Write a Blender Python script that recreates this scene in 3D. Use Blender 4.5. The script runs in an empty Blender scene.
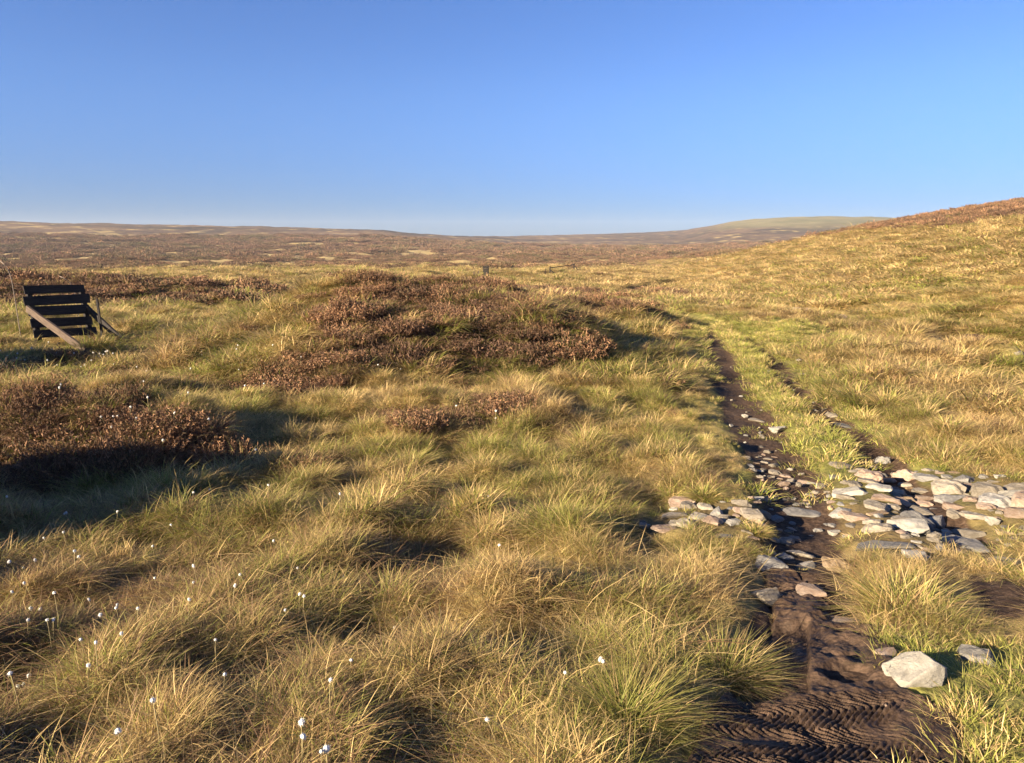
import bpy, bmesh, math, random
import numpy as np
from mathutils import Vector, Matrix

R = math.radians
rng = np.random.default_rng(7)
random.seed(7)
sc = bpy.context.scene
col = sc.collection

# ------------------------------------------------------------------ render / world
sc.render.engine = 'CYCLES'
sc.view_settings.view_transform = 'Standard'
sc.view_settings.look = 'None'
sc.view_settings.gamma = 1
sc.view_settings.exposure = 2.0
sc.cycles.max_bounces = 4
sc.cycles.diffuse_bounces = 2
sc.cycles.transmission_bounces = 2
sc.cycles.transparent_max_bounces = 4
sc.cycles.volume_bounces = 0

SUN_EL = R(18.5)
SUN_BACK = R(34)                    # how far behind the shoulder the sun stands
S = Vector((-math.cos(SUN_BACK) * math.cos(SUN_EL), -math.sin(SUN_BACK) * math.cos(SUN_EL), math.sin(SUN_EL)))

w = bpy.data.worlds.new('World')
sc.world = w
w.use_nodes = True
nt = w.node_tree
bg = nt.nodes['Background']
sky = nt.nodes.new('ShaderNodeTexSky')
sky.sky_type = 'NISHITA'
sky.sun_disc = False
sky.sun_elevation = SUN_EL
sky.sun_rotation = math.atan2(S.x, S.y) % (2 * math.pi)
sky.air_density = 1.0
sky.dust_density = 0.2
sky.ozone_density = 3.0
tn = nt.nodes.new('ShaderNodeMix')
tn.data_type, tn.blend_type = 'RGBA', 'MULTIPLY'
tn.inputs[0].default_value = 1
tn.inputs[7].default_value = (.44, .565, .89, 1)
nt.links.new(sky.outputs[0], tn.inputs[6])
wc = nt.nodes.new('ShaderNodeTexCoord')
wx = nt.nodes.new('ShaderNodeSeparateXYZ')
nt.links.new(wc.outputs['Generated'], wx.inputs[0])
wr = nt.nodes.new('ShaderNodeMapRange')
wr.interpolation_type = 'SMOOTHSTEP'
for q, v in zip((1, 2, 3, 4), (-.02, .20, 0.0, 1.0)):
    wr.inputs[q].default_value = v
nt.links.new(wx.outputs[2], wr.inputs[0])
wh = nt.nodes.new('ShaderNodeMix')
wh.data_type = 'RGBA'
nt.links.new(wr.outputs[0], wh.inputs[0])
wh.inputs[6].default_value = (.40, .555, .77, 1)
wh.inputs[7].default_value = (.97, 1, 1, 1)
ws = nt.nodes.new('ShaderNodeVectorMath')
ws.operation = 'MULTIPLY'
nt.links.new(tn.outputs[2], ws.inputs[0])
nt.links.new(wh.outputs[2], ws.inputs[1])
nt.links.new(ws.outputs[0], bg.inputs[0])
bg.inputs[1].default_value = 0.05

sun = bpy.data.lights.new('sun', 'SUN')
sun.energy = 5.0
sun.angle = R(0.5)
sun.color = (1.0, 0.83, 0.60)
so = bpy.data.objects.new('sun', sun)
so.rotation_euler = (-S).to_track_quat('-Z', 'Y').to_euler()
so.location = S * 60
col.objects.link(so)

# ------------------------------------------------------------------ camera
W, H, F = 1024, 763, 740.0
CAM_Z, HORIZON = 1.6, 241.0
PITCH = math.atan((H / 2 - HORIZON) / F)
cd = bpy.data.cameras.new('camera')
cd.sensor_width = 36
cd.lens = F / W * 36
cd.clip_start = 0.05
cd.clip_end = 12000
cam = bpy.data.objects.new('camera', cd)
cam.location = (0, 0, CAM_Z)
cam.rotation_euler = (math.pi / 2 - PITCH, 0, 0)
col.objects.link(cam)
sc.camera = cam


def ray(px, py):
    a, b = (px - W / 2) / F, (H / 2 - py) / F
    c, s = math.cos(PITCH), math.sin(PITCH)
    return np.array([a, c + b * s, -s + b * c])


# ------------------------------------------------------------------ noise
_perm = np.random.default_rng(3).permutation(512)


def perlin(x, y, seed=0):
    x = np.asarray(x, float) + seed * 37.17
    y = np.asarray(y, float) + seed * 91.73
    xi, yi = np.floor(x).astype(int), np.floor(y).astype(int)
    xf, yf = x - xi, y - yi
    u, v = xf * xf * xf * (xf * (xf * 6 - 15) + 10), yf * yf * yf * (yf * (yf * 6 - 15) + 10)

    def g(ix, iy, dx, dy):
        h = _perm[(_perm[ix & 511] + iy) & 511] * (2 * math.pi / 512)
        return np.cos(h) * dx + np.sin(h) * dy
    a, b = g(xi, yi, xf, yf), g(xi + 1, yi, xf - 1, yf)
    c, d = g(xi, yi + 1, xf, yf - 1), g(xi + 1, yi + 1, xf - 1, yf - 1)
    return ((a + (b - a) * u) * (1 - v) + (c + (d - c) * u) * v) * 1.5


def fbm(x, y, seed=0, o=3):
    t, a = 0, 1.0
    for k in range(o):
        t = t + a * perlin(x * 2 ** k, y * 2 ** k, seed + k)
        a *= .5
    return t


def sstep(a, b, x):
    t = np.clip((np.asarray(x, float) - a) / (b - a), 0, 1)
    return t * t * (3 - 2 * t)


def hermite(kx, ky, x):
    kx, ky = np.array(kx, float), np.array(ky, float)
    d = np.diff(ky) / np.diff(kx)
    m = np.zeros_like(kx)
    m[1:-1] = np.where(d[:-1] * d[1:] > 0, 2 * d[:-1] * d[1:] / (d[:-1] + d[1:] + 1e-12), 0)
    m[0], m[-1] = d[0], d[-1]
    x = np.clip(x, kx[0], kx[-1])
    i = np.clip(np.searchsorted(kx, x) - 1, 0, len(kx) - 2)
    hh = kx[i + 1] - kx[i]
    t = (x - kx[i]) / hh
    return ((2 * t**3 - 3 * t**2 + 1) * ky[i] + (t**3 - 2 * t**2 + t) * hh * m[i]
            + (-2 * t**3 + 3 * t**2) * ky[i + 1] + (t**3 - t**2) * hh * m[i + 1])


# ------------------------------------------------------------------ terrain
BK = [-60, -6, 0, 2.2, 4, 6, 9, 13, 22, 40, 60, 92, 150, 250, 400, 800, 1500, 3500]
BZ = [1.2, .25, .0, -.2, -.48, -.72, -.9, -1.0, -1.1, -1.7, -2.3, -3.0, -4.2, -6.2, -7.2, -5.0, -2.0, 0]
# (centre x, centre y, radius x, radius y, height, power)
MOUNDS = [(-2.6, 18.4, 4.1, 4.3, 1.62, 1.3), (2.6, 24.0, 2.0, 1.5, .65, 1.5), (.7, 15.6, 1.25, 1.3, .55, 1.5),
          (-.9, 10.4, 1.7, 1.0, .30, 1.2), (-3.4, 13.6, 1.5, 1.3, .35, 1.2),
          (-5.0, 8.5, 1.7, 1.0, .6, 1.4), (-5.9, 10.6, 2.0, .8, .35, 1.3),
          (-7.5, 4.2, 1.9, 1.7, 1.75, 1.6), (-13.8, 12.4, 2.3, 2.0, 1.9, 1.6), (-2.3, .8, .9, .6, .55, 1.3),  # out of view; the last is added to shade the front grass
          (-22, 42, 11, 4.0, .95, 1.5), (-5, 45, 8, 4, .4, 1.3), (-40, 44, 14, 5, 1.0, 1.3),
          (-12, 33, 2.2, 1.5, .5, 1.3)]
# far skyline: pixel column -> (elevation in pixels above the true horizon, ridge distance)
SKP = [-900, -300, 0, 120, 260, 370, 420, 480, 540, 620, 680, 705, 735, 770, 820, 870, 940, 1100, 1900]
SKE = [14, 15, 15, 14, 12.5, 10.5, 6.5, 3.8, 5.0, 7.0, 9.5, 13.5, 18, 20.5, 21, 20, 15, 8, 10]
SKD = [1300, 1300, 1250, 1250, 1200, 1150, 1150, 1250, 1700, 1900, 1900, 1750, 1700, 1700, 1700, 1700, 1800, 1900, 1500]


def hill_s(x, y):
    foot = np.interp(y, [-40, 0, 10, 17, 30, 45, 70, 110, 200], [14, 11.5, 11.3, 11.6, 11.4, 11.6, 14.2, 20.5, 38])
    return x - foot


def h_macro(x, y):
    x, y = np.asarray(x, float), np.asarray(y, float)
    r = np.hypot(x, y)
    yy = np.where(y < 60, y, np.maximum(y, 0) * .4 + r * .6)
    z = hermite(BK, BZ, yy)
    for cx, cy, rx, ry, h, p in MOUNDS:
        q = ((x - cx) / rx) ** 2 + ((y - cy) / ry) ** 2
        z = z + h * np.exp(-q ** p * .9)
    # grassy hillside on the right
    s = hill_s(x, y)
    sp = np.where(s > 0, s, 0)
    rise = np.where(s > 0, .235 * (np.sqrt(sp * sp + 3) - 1.73), 0)
    rise = rise * (1 + .14 * sstep(45, 95, y))
    rise = 14 * np.tanh(rise / 14) * (1 - .55 * sstep(95, 220, y)) * sstep(-50, -5, y)
    rise = rise - 6 * sstep(60, 160, s)
    z = z + rise * (1 - sstep(220, 420, r))
    # far moor
    pxc = 512 + F * np.tan(np.clip(np.arctan2(x, np.maximum(y, 1e-6)), -1.12, 1.12))
    e = np.interp(pxc, SKP, SKE) / F
    d = np.interp(pxc, SKP, SKD)
    t = sstep(.30, 1.0, r / d) ** 1.3
    top = CAM_Z + e * d
    front = np.where(y > 0, 1, 0)
    zf = z * (1 - t) + top * t - np.maximum(r - d, 0) * .02
    return np.where(r > 300, zf, z) * front + z * (1 - front)


def G0(px, py, hf=None, tmax=2500):
    hf = hf or h_macro
    d = ray(px, py)
    t = np.geomspace(.8, tmax, 2600)
    P = d[None, :] * t[:, None]
    gap = CAM_Z + P[:, 2] - hf(P[:, 0], P[:, 1])
    k = np.argmax(gap < 0)
    if gap[k] >= 0:
        k = len(t) - 1
    a, b = t[max(k - 1, 0)], t[k]
    for _ in range(20):
        m = .5 * (a + b)
        g = CAM_Z + d[2] * m - float(hf(np.array([d[0] * m]), np.array([d[1] * m]))[0])
        if g < 0:
            b = m
        else:
            a = m
    return d[0] * b, d[1] * b


def line(pts):
    return np.array([G0(*p) for p in pts])


RUT_L = line([(655, 310), (684, 312), (704, 322), (713, 337), (722, 360), (735, 387), (749, 412), (764, 436), (782, 460),
              (795, 490), (806, 525), (812, 560), (808, 600), (792, 650), (800, 700), (800, 762)])
RUT_R = line([(690, 311), (722, 320), (745, 333), (766, 352), (786, 374), (808, 398), (832, 418), (857, 434), (876, 450),
              (900, 480), (940, 510), (975, 540)])
TRACK = line([(655, 311), (690, 314), (712, 322), (735, 340), (757, 368), (780, 398), (805, 425), (835, 450), (870, 500),
              (900, 560), (905, 640), (890, 720), (890, 762)])
BURN = line([(972, 342), (1004, 348), (1035, 354), (1080, 366)])
BROOK = line([(585, 296), (620, 293), (650, 287), (680, 280), (720, 273)])


def pdist(x, y, P):
    x, y = np.asarray(x, float), np.asarray(y, float)
    best = np.full(np.broadcast(x, y).shape, 1e9)
    for (ax, ay), (bx, by) in zip(P[:-1], P[1:]):
        dx, dy = bx - ax, by - ay
        t = np.clip(((x - ax) * dx + (y - ay) * dy) / (dx * dx + dy * dy + 1e-9), 0, 1)
        best = np.minimum(best, np.hypot(x - ax - t * dx, y - ay - t * dy))
    return best


def inpoly(x, y, poly):
    x, y = np.asarray(x, float), np.asarray(y, float)
    c = np.zeros(np.broadcast(x, y).shape, bool)
    n = len(poly)
    for i in range(n):
        x1, y1 = poly[i]
        x2, y2 = poly[(i + 1) % n]
        hit = ((y1 > y) != (y2 > y)) & (x < (x2 - x1) * (y - y1) / (y2 - y1 + 1e-12) + x1)
        c ^= hit
    return c


CROSS = line([(868, 452), (890, 462), (960, 474), (1040, 492), (1040, 546), (975, 556), (900, 556), (862, 545), (830, 520), (800, 545), (770, 552),
              (745, 535), (700, 530), (648, 540), (640, 520), (680, 498), (730, 505), (765, 492), (745, 455), (770, 440),
              (800, 470), (850, 478)])
MUD = line([(770, 560), (845, 565), (835, 600), (880, 640), (890, 690), (945, 715), (985, 900), (655, 900), (715, 715),
            (763, 660), (784, 610)])
MUDR = line([(960, 575), (1060, 590), (1060, 625), (985, 615)])


def soft(x, y, poly, wd):
    ins = inpoly(x, y, poly)
    d = pdist(x, y, np.vstack([poly, poly[:1]]))
    return sstep(-wd, wd, np.where(ins, d, -d))


def track_mask(x, y):
    """1 on the flattened ground of the track, 0 away from it."""
    return np.maximum(1 - sstep(.9, 1.9, pdist(x, y, TRACK)),
                      np.maximum(soft(x, y, CROSS, .3), soft(x, y, MUD, .25)))


def rut_depth(x, y):
    n = perlin(x * 2.1, y * 2.1, 5)
    dl, dr = pdist(x, y, RUT_L), pdist(x, y, RUT_R)
    wl = np.interp(y, [2, 4, 6, 9, 16, 25], [.30, .30, .36, .44, .42, .30]) * (1 + .25 * n)
    wr = np.interp(y, [2, 6, 8, 12, 25], [.18, .26, .28, .28, .22]) * (1 + .15 * n)
    L = np.exp(-(dl / wl) ** 4)
    Rr = np.exp(-(dr / wr) ** 4)
    return L, Rr


def h_full(x, y):
    x, y = np.asarray(x, float), np.asarray(y, float)
    z = h_macro(x, y)
    r = np.hypot(x, y)
    tm = track_mask(x, y) * (r < 60)
    hs = sstep(-1, 3, hill_s(x, y))
    am = (1 - .8 * tm)
    hum = .17 * perlin(x * 1.2, y * 1.2, 1) + .15 * perlin(x * 2.3, y * 2.3, 2) + .045 * perlin(x * 5, y * 5, 3)
    z = z + am * hum * (1 - .45 * hs) * (1 - sstep(60, 140, r)) + .012 * perlin(x * 9, y * 9, 4) * (r < 25)
    z = z + .27 * perlin(x * .62, y * .62, 13) * am * sstep(10, 14, r) * (1 - sstep(30, 45, r)) + .22 * fbm(x * .33, y * .33, 11, 2) * am * sstep(8, 20, r) * (1 - sstep(150, 300, r))
    z = z + .75 * fbm(x * .11, y * .11, 15, 4) * sstep(45, 90, r) * (1 - .75 * hs) * (1 - .6 * sstep(600, 1400, r))
    z = z + 1.8 * fbm(x * .016, y * .016, 19, 3) * sstep(130, 350, r) * (1 - .8 * sstep(800, 1500, r))
    z = z + 1.5 * fbm(x * .02, y * .02, 20, 4) * sstep(900, 1300, r)
    L, Rr = rut_depth(x, y)
    z = z - (.11 * L + .11 * Rr) * (1 - .7 * soft(x, y, MUD, .2)) * (r < 40)
    
    b = pdist(x, y, BURN)
    z = z - .85 * np.exp(-(b / .75) ** 4)
    b2 = pdist(x, y, BROOK)
    z = z - 1.1 * np.exp(-(b2 / (1.4 + .6 * perlin(x * .3, y * .3, 8))) ** 4)
    return z


# vegetation fields
def hb(px, py, rx, ry, a=1.0):
    x, y = G0(px, py)
    return (x, y, rx, ry, a)


HEATH = [hb(95, 440, 1.7, .9), hb(70, 470, 1.2, .6), hb(145, 462, .7, .5), hb(15, 460, .7, .8), hb(150, 425, .7, .5), hb(30, 430, .9, .6, .8), hb(60, 388, 2.0, .55), hb(20, 372, 1.6, .5),
         hb(505, 402, .42, .30), hb(420, 428, .55, .28), hb(385, 412, .4, .25, .7),
         hb(285, 375, .75, .8), hb(330, 362, .8, .7), hb(255, 385, .6, .5, .9), hb(300, 392, .6, .5, .9), hb(345, 385, .6, .4, .8), hb(440, 300, 2.0, 2.0),
         hb(400, 335, 1.5, 1.2), hb(460, 335, 1.4, 1.3), hb(530, 330, 1.3, 1.2), hb(565, 342, .75, .7), hb(500, 310, 1.8, 2.0),
         hb(440, 292, 2.6, 2.6), hb(360, 310, 1.6, 1.6, .75), hb(560, 300, 2.0, 1.6), hb(610, 302, 1.5, .9), hb(640, 308, .7, .5),
         hb(330, 335, 1.4, 1.0, .6), (2.6, 24, 2.0, 1.2, 1.0),
         (-24, 40, 13, 4.6, .95), (-6, 46, 9, 4, .9), (-42, 43, 14, 4, .9), (-12, 33, 2.2, 1.3, .9), (-16, 36, 3, 1.2, .8),
         (-7.5, 4.2, 1.4, 1.3, 1), (-13.8, 12.4, 2.0, 1.8, 1)]


def heath(x, y):
    x, y = np.asarray(x, float), np.asarray(y, float)
    v = np.zeros(np.broadcast(x, y).shape)
    for cx, cy, rx, ry, a in HEATH:
        v = np.maximum(v, a * np.exp(-(((x - cx) / rx) ** 2 + ((y - cy) / ry) ** 2) * .8))
    r = np.hypot(x, y)
    n = fbm(x * .9, y * .9, 31, 3)
    near = sstep(.33, .58, v + .42 * n) * (.3 + .7 * sstep(-.2, .15, perlin(x * 2.0, y * 2.0, 37) + .6 * (v - .55)))
    nf = fbm(x * .045, y * .045, 41, 3) +   .55 * sstep(150, 350, r) * fbm(x * .006, y * .012, 42, 3)
    s = hill_s(x, y)
    band = np.interp(y, [40, 52, 62, 80, 140, 170, 600, 1100], [0, .45, .25, .06, .14, .44, .57, .85])
    leftish = 1 - sstep(-5, 25, x - .12 * y) * (1 - sstep(150, 220, y))
    far = sstep(.40, .58, band * (.35 + .65 * leftish) + .42 * nf)
    crest = sstep(24, 30, s + 3.0 * fbm(x * .15, y * .15, 43, 2)) * sstep(30, 70, y)
    onhill = sstep(-2, 4, s) * (1 - sstep(220, 330, r))
    far = far * (1 - onhill) + crest * onhill
    k = sstep(38, 52, y)
    return np.maximum(near * (1 - onhill), far * k) * (1 - track_mask(x, y) * (r < 60))


def bare(x, y):
    """bare peat: ruts, the mud at the front, the stone crossing, burn sides"""
    r = np.hypot(x, y)
    L, Rr = rut_depth(x, y)
    n = fbm(x * 3, y * 3, 51, 2)
    v = np.maximum(sstep(.45, .7, L + .2 * n) * sstep(27, 22, y), sstep(.35, .6, Rr + .2 * n) * sstep(25, 18, y))
    v = np.maximum(v, sstep(.4, .6, soft(x, y, MUD, .12) + .18 * n))
    v = np.maximum(v, .5 * sstep(.4, .6, soft(x, y, CROSS, .15) + .3 * n - .05))
    v = np.maximum(v, sstep(.4, .6, soft(x, y, MUDR, .1) + .4 * n - .1))
    v = np.maximum(v, sstep(.3, .6, np.exp(-(pdist(x, y - .5, BURN) / .9) ** 4)))
    v = np.maximum(v, .8 * sstep(.3, .7, np.exp(-(pdist(x, y, BROOK) / 1.3) ** 4)))
    return v * (r < 80)


def turf(x, y):
    """short green turf: strip between the ruts and the track verge"""
    d = pdist(x, y, TRACK)
    t = 1 - sstep(.75, 1.25, d + .3 * perlin(x * .9, y * .9, 61))
    far = np.exp(-(((x - 7.4) / 3.0) ** 2 + ((y - 22) / 5) ** 2))
    fg = np.exp(-(((x - 2.0) / .75) ** 2 + ((y - 2.6) / .85) ** 2)) * 1.5
    return np.clip(np.maximum(np.maximum(t * (y > 6.4), sstep(.3, .7, far)), sstep(.3, .6, fg)), 0, 1)


# ------------------------------------------------------------------ material helpers
def mat(name):
    m = bpy.data.materials.new(name)
    m.use_nodes = True
    t = m.node_tree
    return m, t, t.nodes['Principled BSDF']


def N(t, kind, **kw):
    n = t.nodes.new(kind)
    for k, v in kw.items():
        setattr(n, k, v)
    return n


def noise(t, scale, detail=4, rough=.55, coord=None):
    n = N(t, 'ShaderNodeTexNoise')
    n.inputs['Scale'].default_value = scale
    n.inputs['Detail'].default_value = detail
    n.inputs['Roughness'].default_value = rough
    if coord is not None:
        t.links.new(coord, n.inputs['Vector'])
    return n.outputs['Fac']


def ramp(t, fac, stops):
    n = N(t, 'ShaderNodeValToRGB')
    e = n.color_ramp.elements
    while len(e) < len(stops):
        e.new(.5)
    for el, (p, c) in zip(e, stops):
        el.position = p
        el.color = (*c, 1) if len(c) == 3 else c
    t.links.new(fac, n.inputs[0])
    return n.outputs[0]


def mix(t, fac, a, b, mode='MIX'):
    n = N(t, 'ShaderNodeMix', data_type='RGBA', blend_type=mode)
    for sock, v in ((n.inputs[0], fac), (n.inputs[6], a), (n.inputs[7], b)):
        if isinstance(v, (int, float)):
            sock.default_value = v
        elif isinstance(v, tuple):
            sock.default_value = (*v, 1)
        else:
            t.links.new(v, sock)
    return n.outputs[2]


def math_(t, op, a, b=None, clamp=False):
    n = N(t, 'ShaderNodeMath', operation=op, use_clamp=clamp)
    for sock, v in zip(n.inputs, (a, b)):
        if v is None:
            continue
        if isinstance(v, (int, float)):
            sock.default_value = v
        else:
            t.links.new(v, sock)
    return n.outputs[0]


def bump(t, bsdf, hgt, strength, dist):
    b = N(t, 'ShaderNodeBump')
    b.inputs['Strength'].default_value = strength
    b.inputs['Distance'].default_value = dist
    t.links.new(hgt, b.inputs['Height'])
    t.links.new(b.outputs[0], bsdf.inputs['Normal'])


def attr(t, name, kind='GEOMETRY'):
    return N(t, 'ShaderNodeAttribute', attribute_name=name, attribute_type=kind)


# ---- ground material: peat, grass thatch, heather, far moor
def ground_material():
    m, t, b = mat('moor_ground')
    geo = N(t, 'ShaderNodeNewGeometry').outputs['Position']
    a = attr(t, 'cover')
    sep = N(t, 'ShaderNodeSeparateColor')
    t.links.new(a.outputs['Color'], sep.inputs[0])
    heat, mud, green = sep.outputs[0], sep.outputs[1], sep.outputs[2]
    farf = attr(t, 'far').outputs['Fac']
    n1, n2, n3 = noise(t, 3.0, 6, .6, geo), noise(t, 22, 5, .6, geo), noise(t, .35, 5, .6, geo)
    n4 = noise(t, .02, 7, .65, geo)
    thatch = ramp(t, n1, [(.3, (.12, .085, .036)), (.5, (.22, .155, .065)), (.7, (.33, .24, .105))])
    grassy = ramp(t, n1, [(.3, (.09, .095, .024)), (.55, (.18, .17, .045)), (.75, (.28, .235, .08))])
    c = mix(t, green, thatch, grassy)
    straw = ramp(t, n3, [(.3, (.24, .175, .07)), (.5, (.34, .25, .105)), (.7, (.42, .31, .135))])
    c = mix(t, farf, c, straw)
    hn = ramp(t, n1, [(.3, (.028, .018, .012)), (.55, (.065, .038, .025)), (.75, (.12, .075, .05))])
    mp = N(t, 'ShaderNodeMapping')
    mp.inputs['Scale'].default_value = (.45, 1, 1)
    t.links.new(geo, mp.inputs[0])
    n5 = math_(t, 'ADD', math_(t, 'MULTIPLY', noise(t, .008, 8, .72, mp.outputs[0]), .62), math_(t, 'MULTIPLY', noise(t, .045, 6, .7, geo), .38))
    hfar = ramp(t, n5, [(.40, (.022, .020, .016)), (.455, (.06, .043, .028)), (.51, (.11, .070, .042)), (.57, (.16, .105, .06)), (.62, (.31, .225, .115))])
    c = mix(t, heat, c, mix(t, farf, hn, hfar))
    gh = attr(t, 'greenhill').outputs['Fac']
    c = mix(t, gh, c, ramp(t, n4, [(.35, (.12, .115, .05)), (.65, (.21, .175, .085))]))
    peat = ramp(t, n2, [(.3, (.028, .016, .010)), (.55, (.07, .043, .027)), (.75, (.13, .088, .056))])
    c = mix(t, mud, c, peat)
    t.links.new(c, b.inputs['Base Color'])
    b.inputs['Roughness'].default_value = .95
    b.inputs['Specular IOR Level'].default_value = .15
    hsum = math_(t, 'ADD', math_(t, 'MULTIPLY', n1, .6), math_(t, 'MULTIPLY', n2, .25))
    bump(t, b, hsum, .9, .08)
    return m


def tread_material():
    m, t, b = mat('churned_peat')
    geo = N(t, 'ShaderNodeNewGeometry').outputs['Position']
    n1, n2 = noise(t, 6, 5, .6, geo), noise(t, 60, 5, .6, geo)
    f = math_(t, 'ADD', math_(t, 'MULTIPLY', n1, .6), math_(t, 'MULTIPLY', n2, .4))
    c = ramp(t, f, [(.35, (.022, .013, .008)), (.5, (.055, .034, .021)), (.62, (.10, .062, .04)), (.75, (.16, .11, .072))])
    t.links.new(c, b.inputs['Base Color'])
    t.links.new(ramp(t, n1, [(.35, (.5,) * 3), (.65, (.9,) * 3)]), b.inputs['Roughness'])
    b.inputs['Specular IOR Level'].default_value = .22
    bump(t, b, n2, .5, .02)
    return m


# ---- blades: 'br' holds (kind, along, shade) per blade; tint = (green share, brown share, value)
def blade_material(name, tint=None, inst=True):
    m, t, b = mat(name)
    a = attr(t, 'br')
    sp = N(t, 'ShaderNodeSeparateColor')
    t.links.new(a.outputs['Color'], sp.inputs[0])
    r1, tt, r2 = sp.outputs
    if inst:
        ti = attr(t, 'tint', 'INSTANCER')
        s2 = N(t, 'ShaderNodeSeparateXYZ')
        t.links.new(ti.outputs['Vector'], s2.inputs[0])
        g, br, va = s2.outputs
    else:
        v = []
        for q in tint:
            n = N(t, 'ShaderNodeValue')
            n.outputs[0].default_value = q
            v.append(n.outputs[0])
        g, br, va = v
    straw = mix(t, r2, (.42, .292, .112), (.71, .52, .24))
    green = mix(t, r2, (.12, .15, .020), (.30, .31, .06))
    brown = mix(t, r2, (.17, .095, .045), (.34, .215, .115))
    fg = math_(t, 'MULTIPLY_ADD', math_(t, 'SUBTRACT', g, r1), 7, True)
    n = fg.node
    n.inputs[2].default_value = .5
    fb = math_(t, 'MULTIPLY_ADD', math_(t, 'SUBTRACT', br, math_(t, 'SUBTRACT', 1.0, r1)), 7, True)
    fb.node.inputs[2].default_value = .5
    tip = math_(t, 'MULTIPLY', math_(t, 'POWER', tt, 2.5), .55)
    green = mix(t, tip, green, straw)
    c = mix(t, fg, straw, green)
    c = mix(t, fb, c, brown)
    vm = N(t, 'ShaderNodeVectorMath', operation='SCALE')
    t.links.new(c, vm.inputs[0])
    t.links.new(va, vm.inputs[3])
    c = vm.outputs[0]
    t.links.new(c, b.inputs['Base Color'])
    b.inputs['Roughness'].default_value = .6
    b.inputs['Specular IOR Level'].default_value = .25
    tr = N(t, 'ShaderNodeBsdfTranslucent')
    t.links.new(c, tr.inputs[0])
    ms = N(t, 'ShaderNodeMixShader')
    ms.inputs[0].default_value = .38
    t.links.new(b.outputs[0], ms.inputs[1])
    t.links.new(tr.outputs[0], ms.inputs[2])
    t.links.new(ms.outputs[0], t.nodes['Material Output'].inputs[0])
    return m


def heather_material(name, inst=True):
    m, t, b = mat(name)
    a = attr(t, 'br')
    sp = N(t, 'ShaderNodeSeparateColor')
    t.links.new(a.outputs['Color'], sp.inputs[0])
    r1, tt, r2 = sp.outputs
    if inst:
        ti = attr(t, 'tint', 'INSTANCER')
        s2 = N(t, 'ShaderNodeSeparateXYZ')
        t.links.new(ti.outputs['Vector'], s2.inputs[0])
        red, ol, va = s2.outputs
    else:
        v = []
        for q in (.5, .25, 1.0):
            n = N(t, 'ShaderNodeValue')
            n.outputs[0].default_value = q
            v.append(n.outputs[0])
        red, ol, va = v
    dark = mix(t, r2, (.055, .030, .020), (.16, .095, .06))
    rust = mix(t, r2, (.17, .085, .045), (.33, .19, .10))
    oliv = mix(t, r2, (.05, .045, .018), (.11, .09, .04))
    f1 = math_(t, 'MULTIPLY_ADD', math_(t, 'SUBTRACT', red, r1), 6, True)
    f1.node.inputs[2].default_value = .5
    f2 = math_(t, 'MULTIPLY_ADD', math_(t, 'SUBTRACT', ol, math_(t, 'SUBTRACT', 1.0, r1)), 6, True)
    f2.node.inputs[2].default_value = .5
    c = mix(t, f1, dark, rust)
    c = mix(t, f2, c, oliv)
    vm = N(t, 'ShaderNodeVectorMath', operation='SCALE')
    t.links.new(c, vm.inputs[0])
    t.links.new(va, vm.inputs[3])
    t.links.new(vm.outputs[0], b.inputs['Base Color'])
    b.inputs['Roughness'].default_value = .8
    b.inputs['Specular IOR Level'].default_value = .2
    return m


def stone_material(name, c1, c2, c3):
    m, t, b = mat(name)
    tc = N(t, 'ShaderNodeTexCoord').outputs['Object']
    oi = N(t, 'ShaderNodeObjectInfo')
    ad = N(t, 'ShaderNodeVectorMath', operation='MULTIPLY_ADD')
    t.links.new(tc, ad.inputs[0])
    ad.inputs[1].default_value = (1, 1, 2.2)
    sc_ = N(t, 'ShaderNodeVectorMath', operation='SCALE')
    sc_.inputs[0].default_value = (17, 31, 5)
    t.links.new(oi.outputs['Random'], sc_.inputs[3])
    t.links.new(sc_.outputs[0], ad.inputs[2])
    v = ad.outputs[0]
    n1, n2, n3 = noise(t, 2.2, 6, .6, v), noise(t, 11, 5, .65, v), noise(t, 50, 3, .6, v)
    c = ramp(t, n1, [(.32, c1), (.5, c2), (.68, c3)])
    c = mix(t, math_(t, 'MULTIPLY', n2, .55), c, ramp(t, n2, [(.42, (.13, .115, .09)), (.6, (.40, .36, .30))]))
    val = math_(t, 'MULTIPLY_ADD', oi.outputs['Random'], .5)
    val.node.inputs[2].default_value = .52
    vm = N(t, 'ShaderNodeVectorMath', operation='SCALE')
    t.links.new(c, vm.inputs[0])
    t.links.new(val, vm.inputs[3])
    t.links.new(vm.outputs[0], b.inputs['Base Color'])
    b.inputs['Roughness'].default_value = .85
    b.inputs['Specular IOR Level'].default_value = .3
    bump(t, b, math_(t, 'ADD', n2, math_(t, 'MULTIPLY', n3, .35)), .4, .03)
    return m


def wood_material(name, c1, c2):
    m, t, b = mat(name)
    tc = N(t, 'ShaderNodeTexCoord').outputs['Object']
    mp = N(t, 'ShaderNodeMapping')
    mp.inputs['Scale'].default_value = (3, 30, 30)
    t.links.new(tc, mp.inputs[0])
    n = noise(t, 1.5, 6, .65, mp.outputs[0])
    t.links.new(ramp(t, n, [(.3, c1), (.7, c2)]), b.inputs['Base Color'])
    b.inputs['Roughness'].default_value = .8
    b.inputs['Specular IOR Level'].default_value = .12
    bump(t, b, n, .4, .01)
    return m


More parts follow.
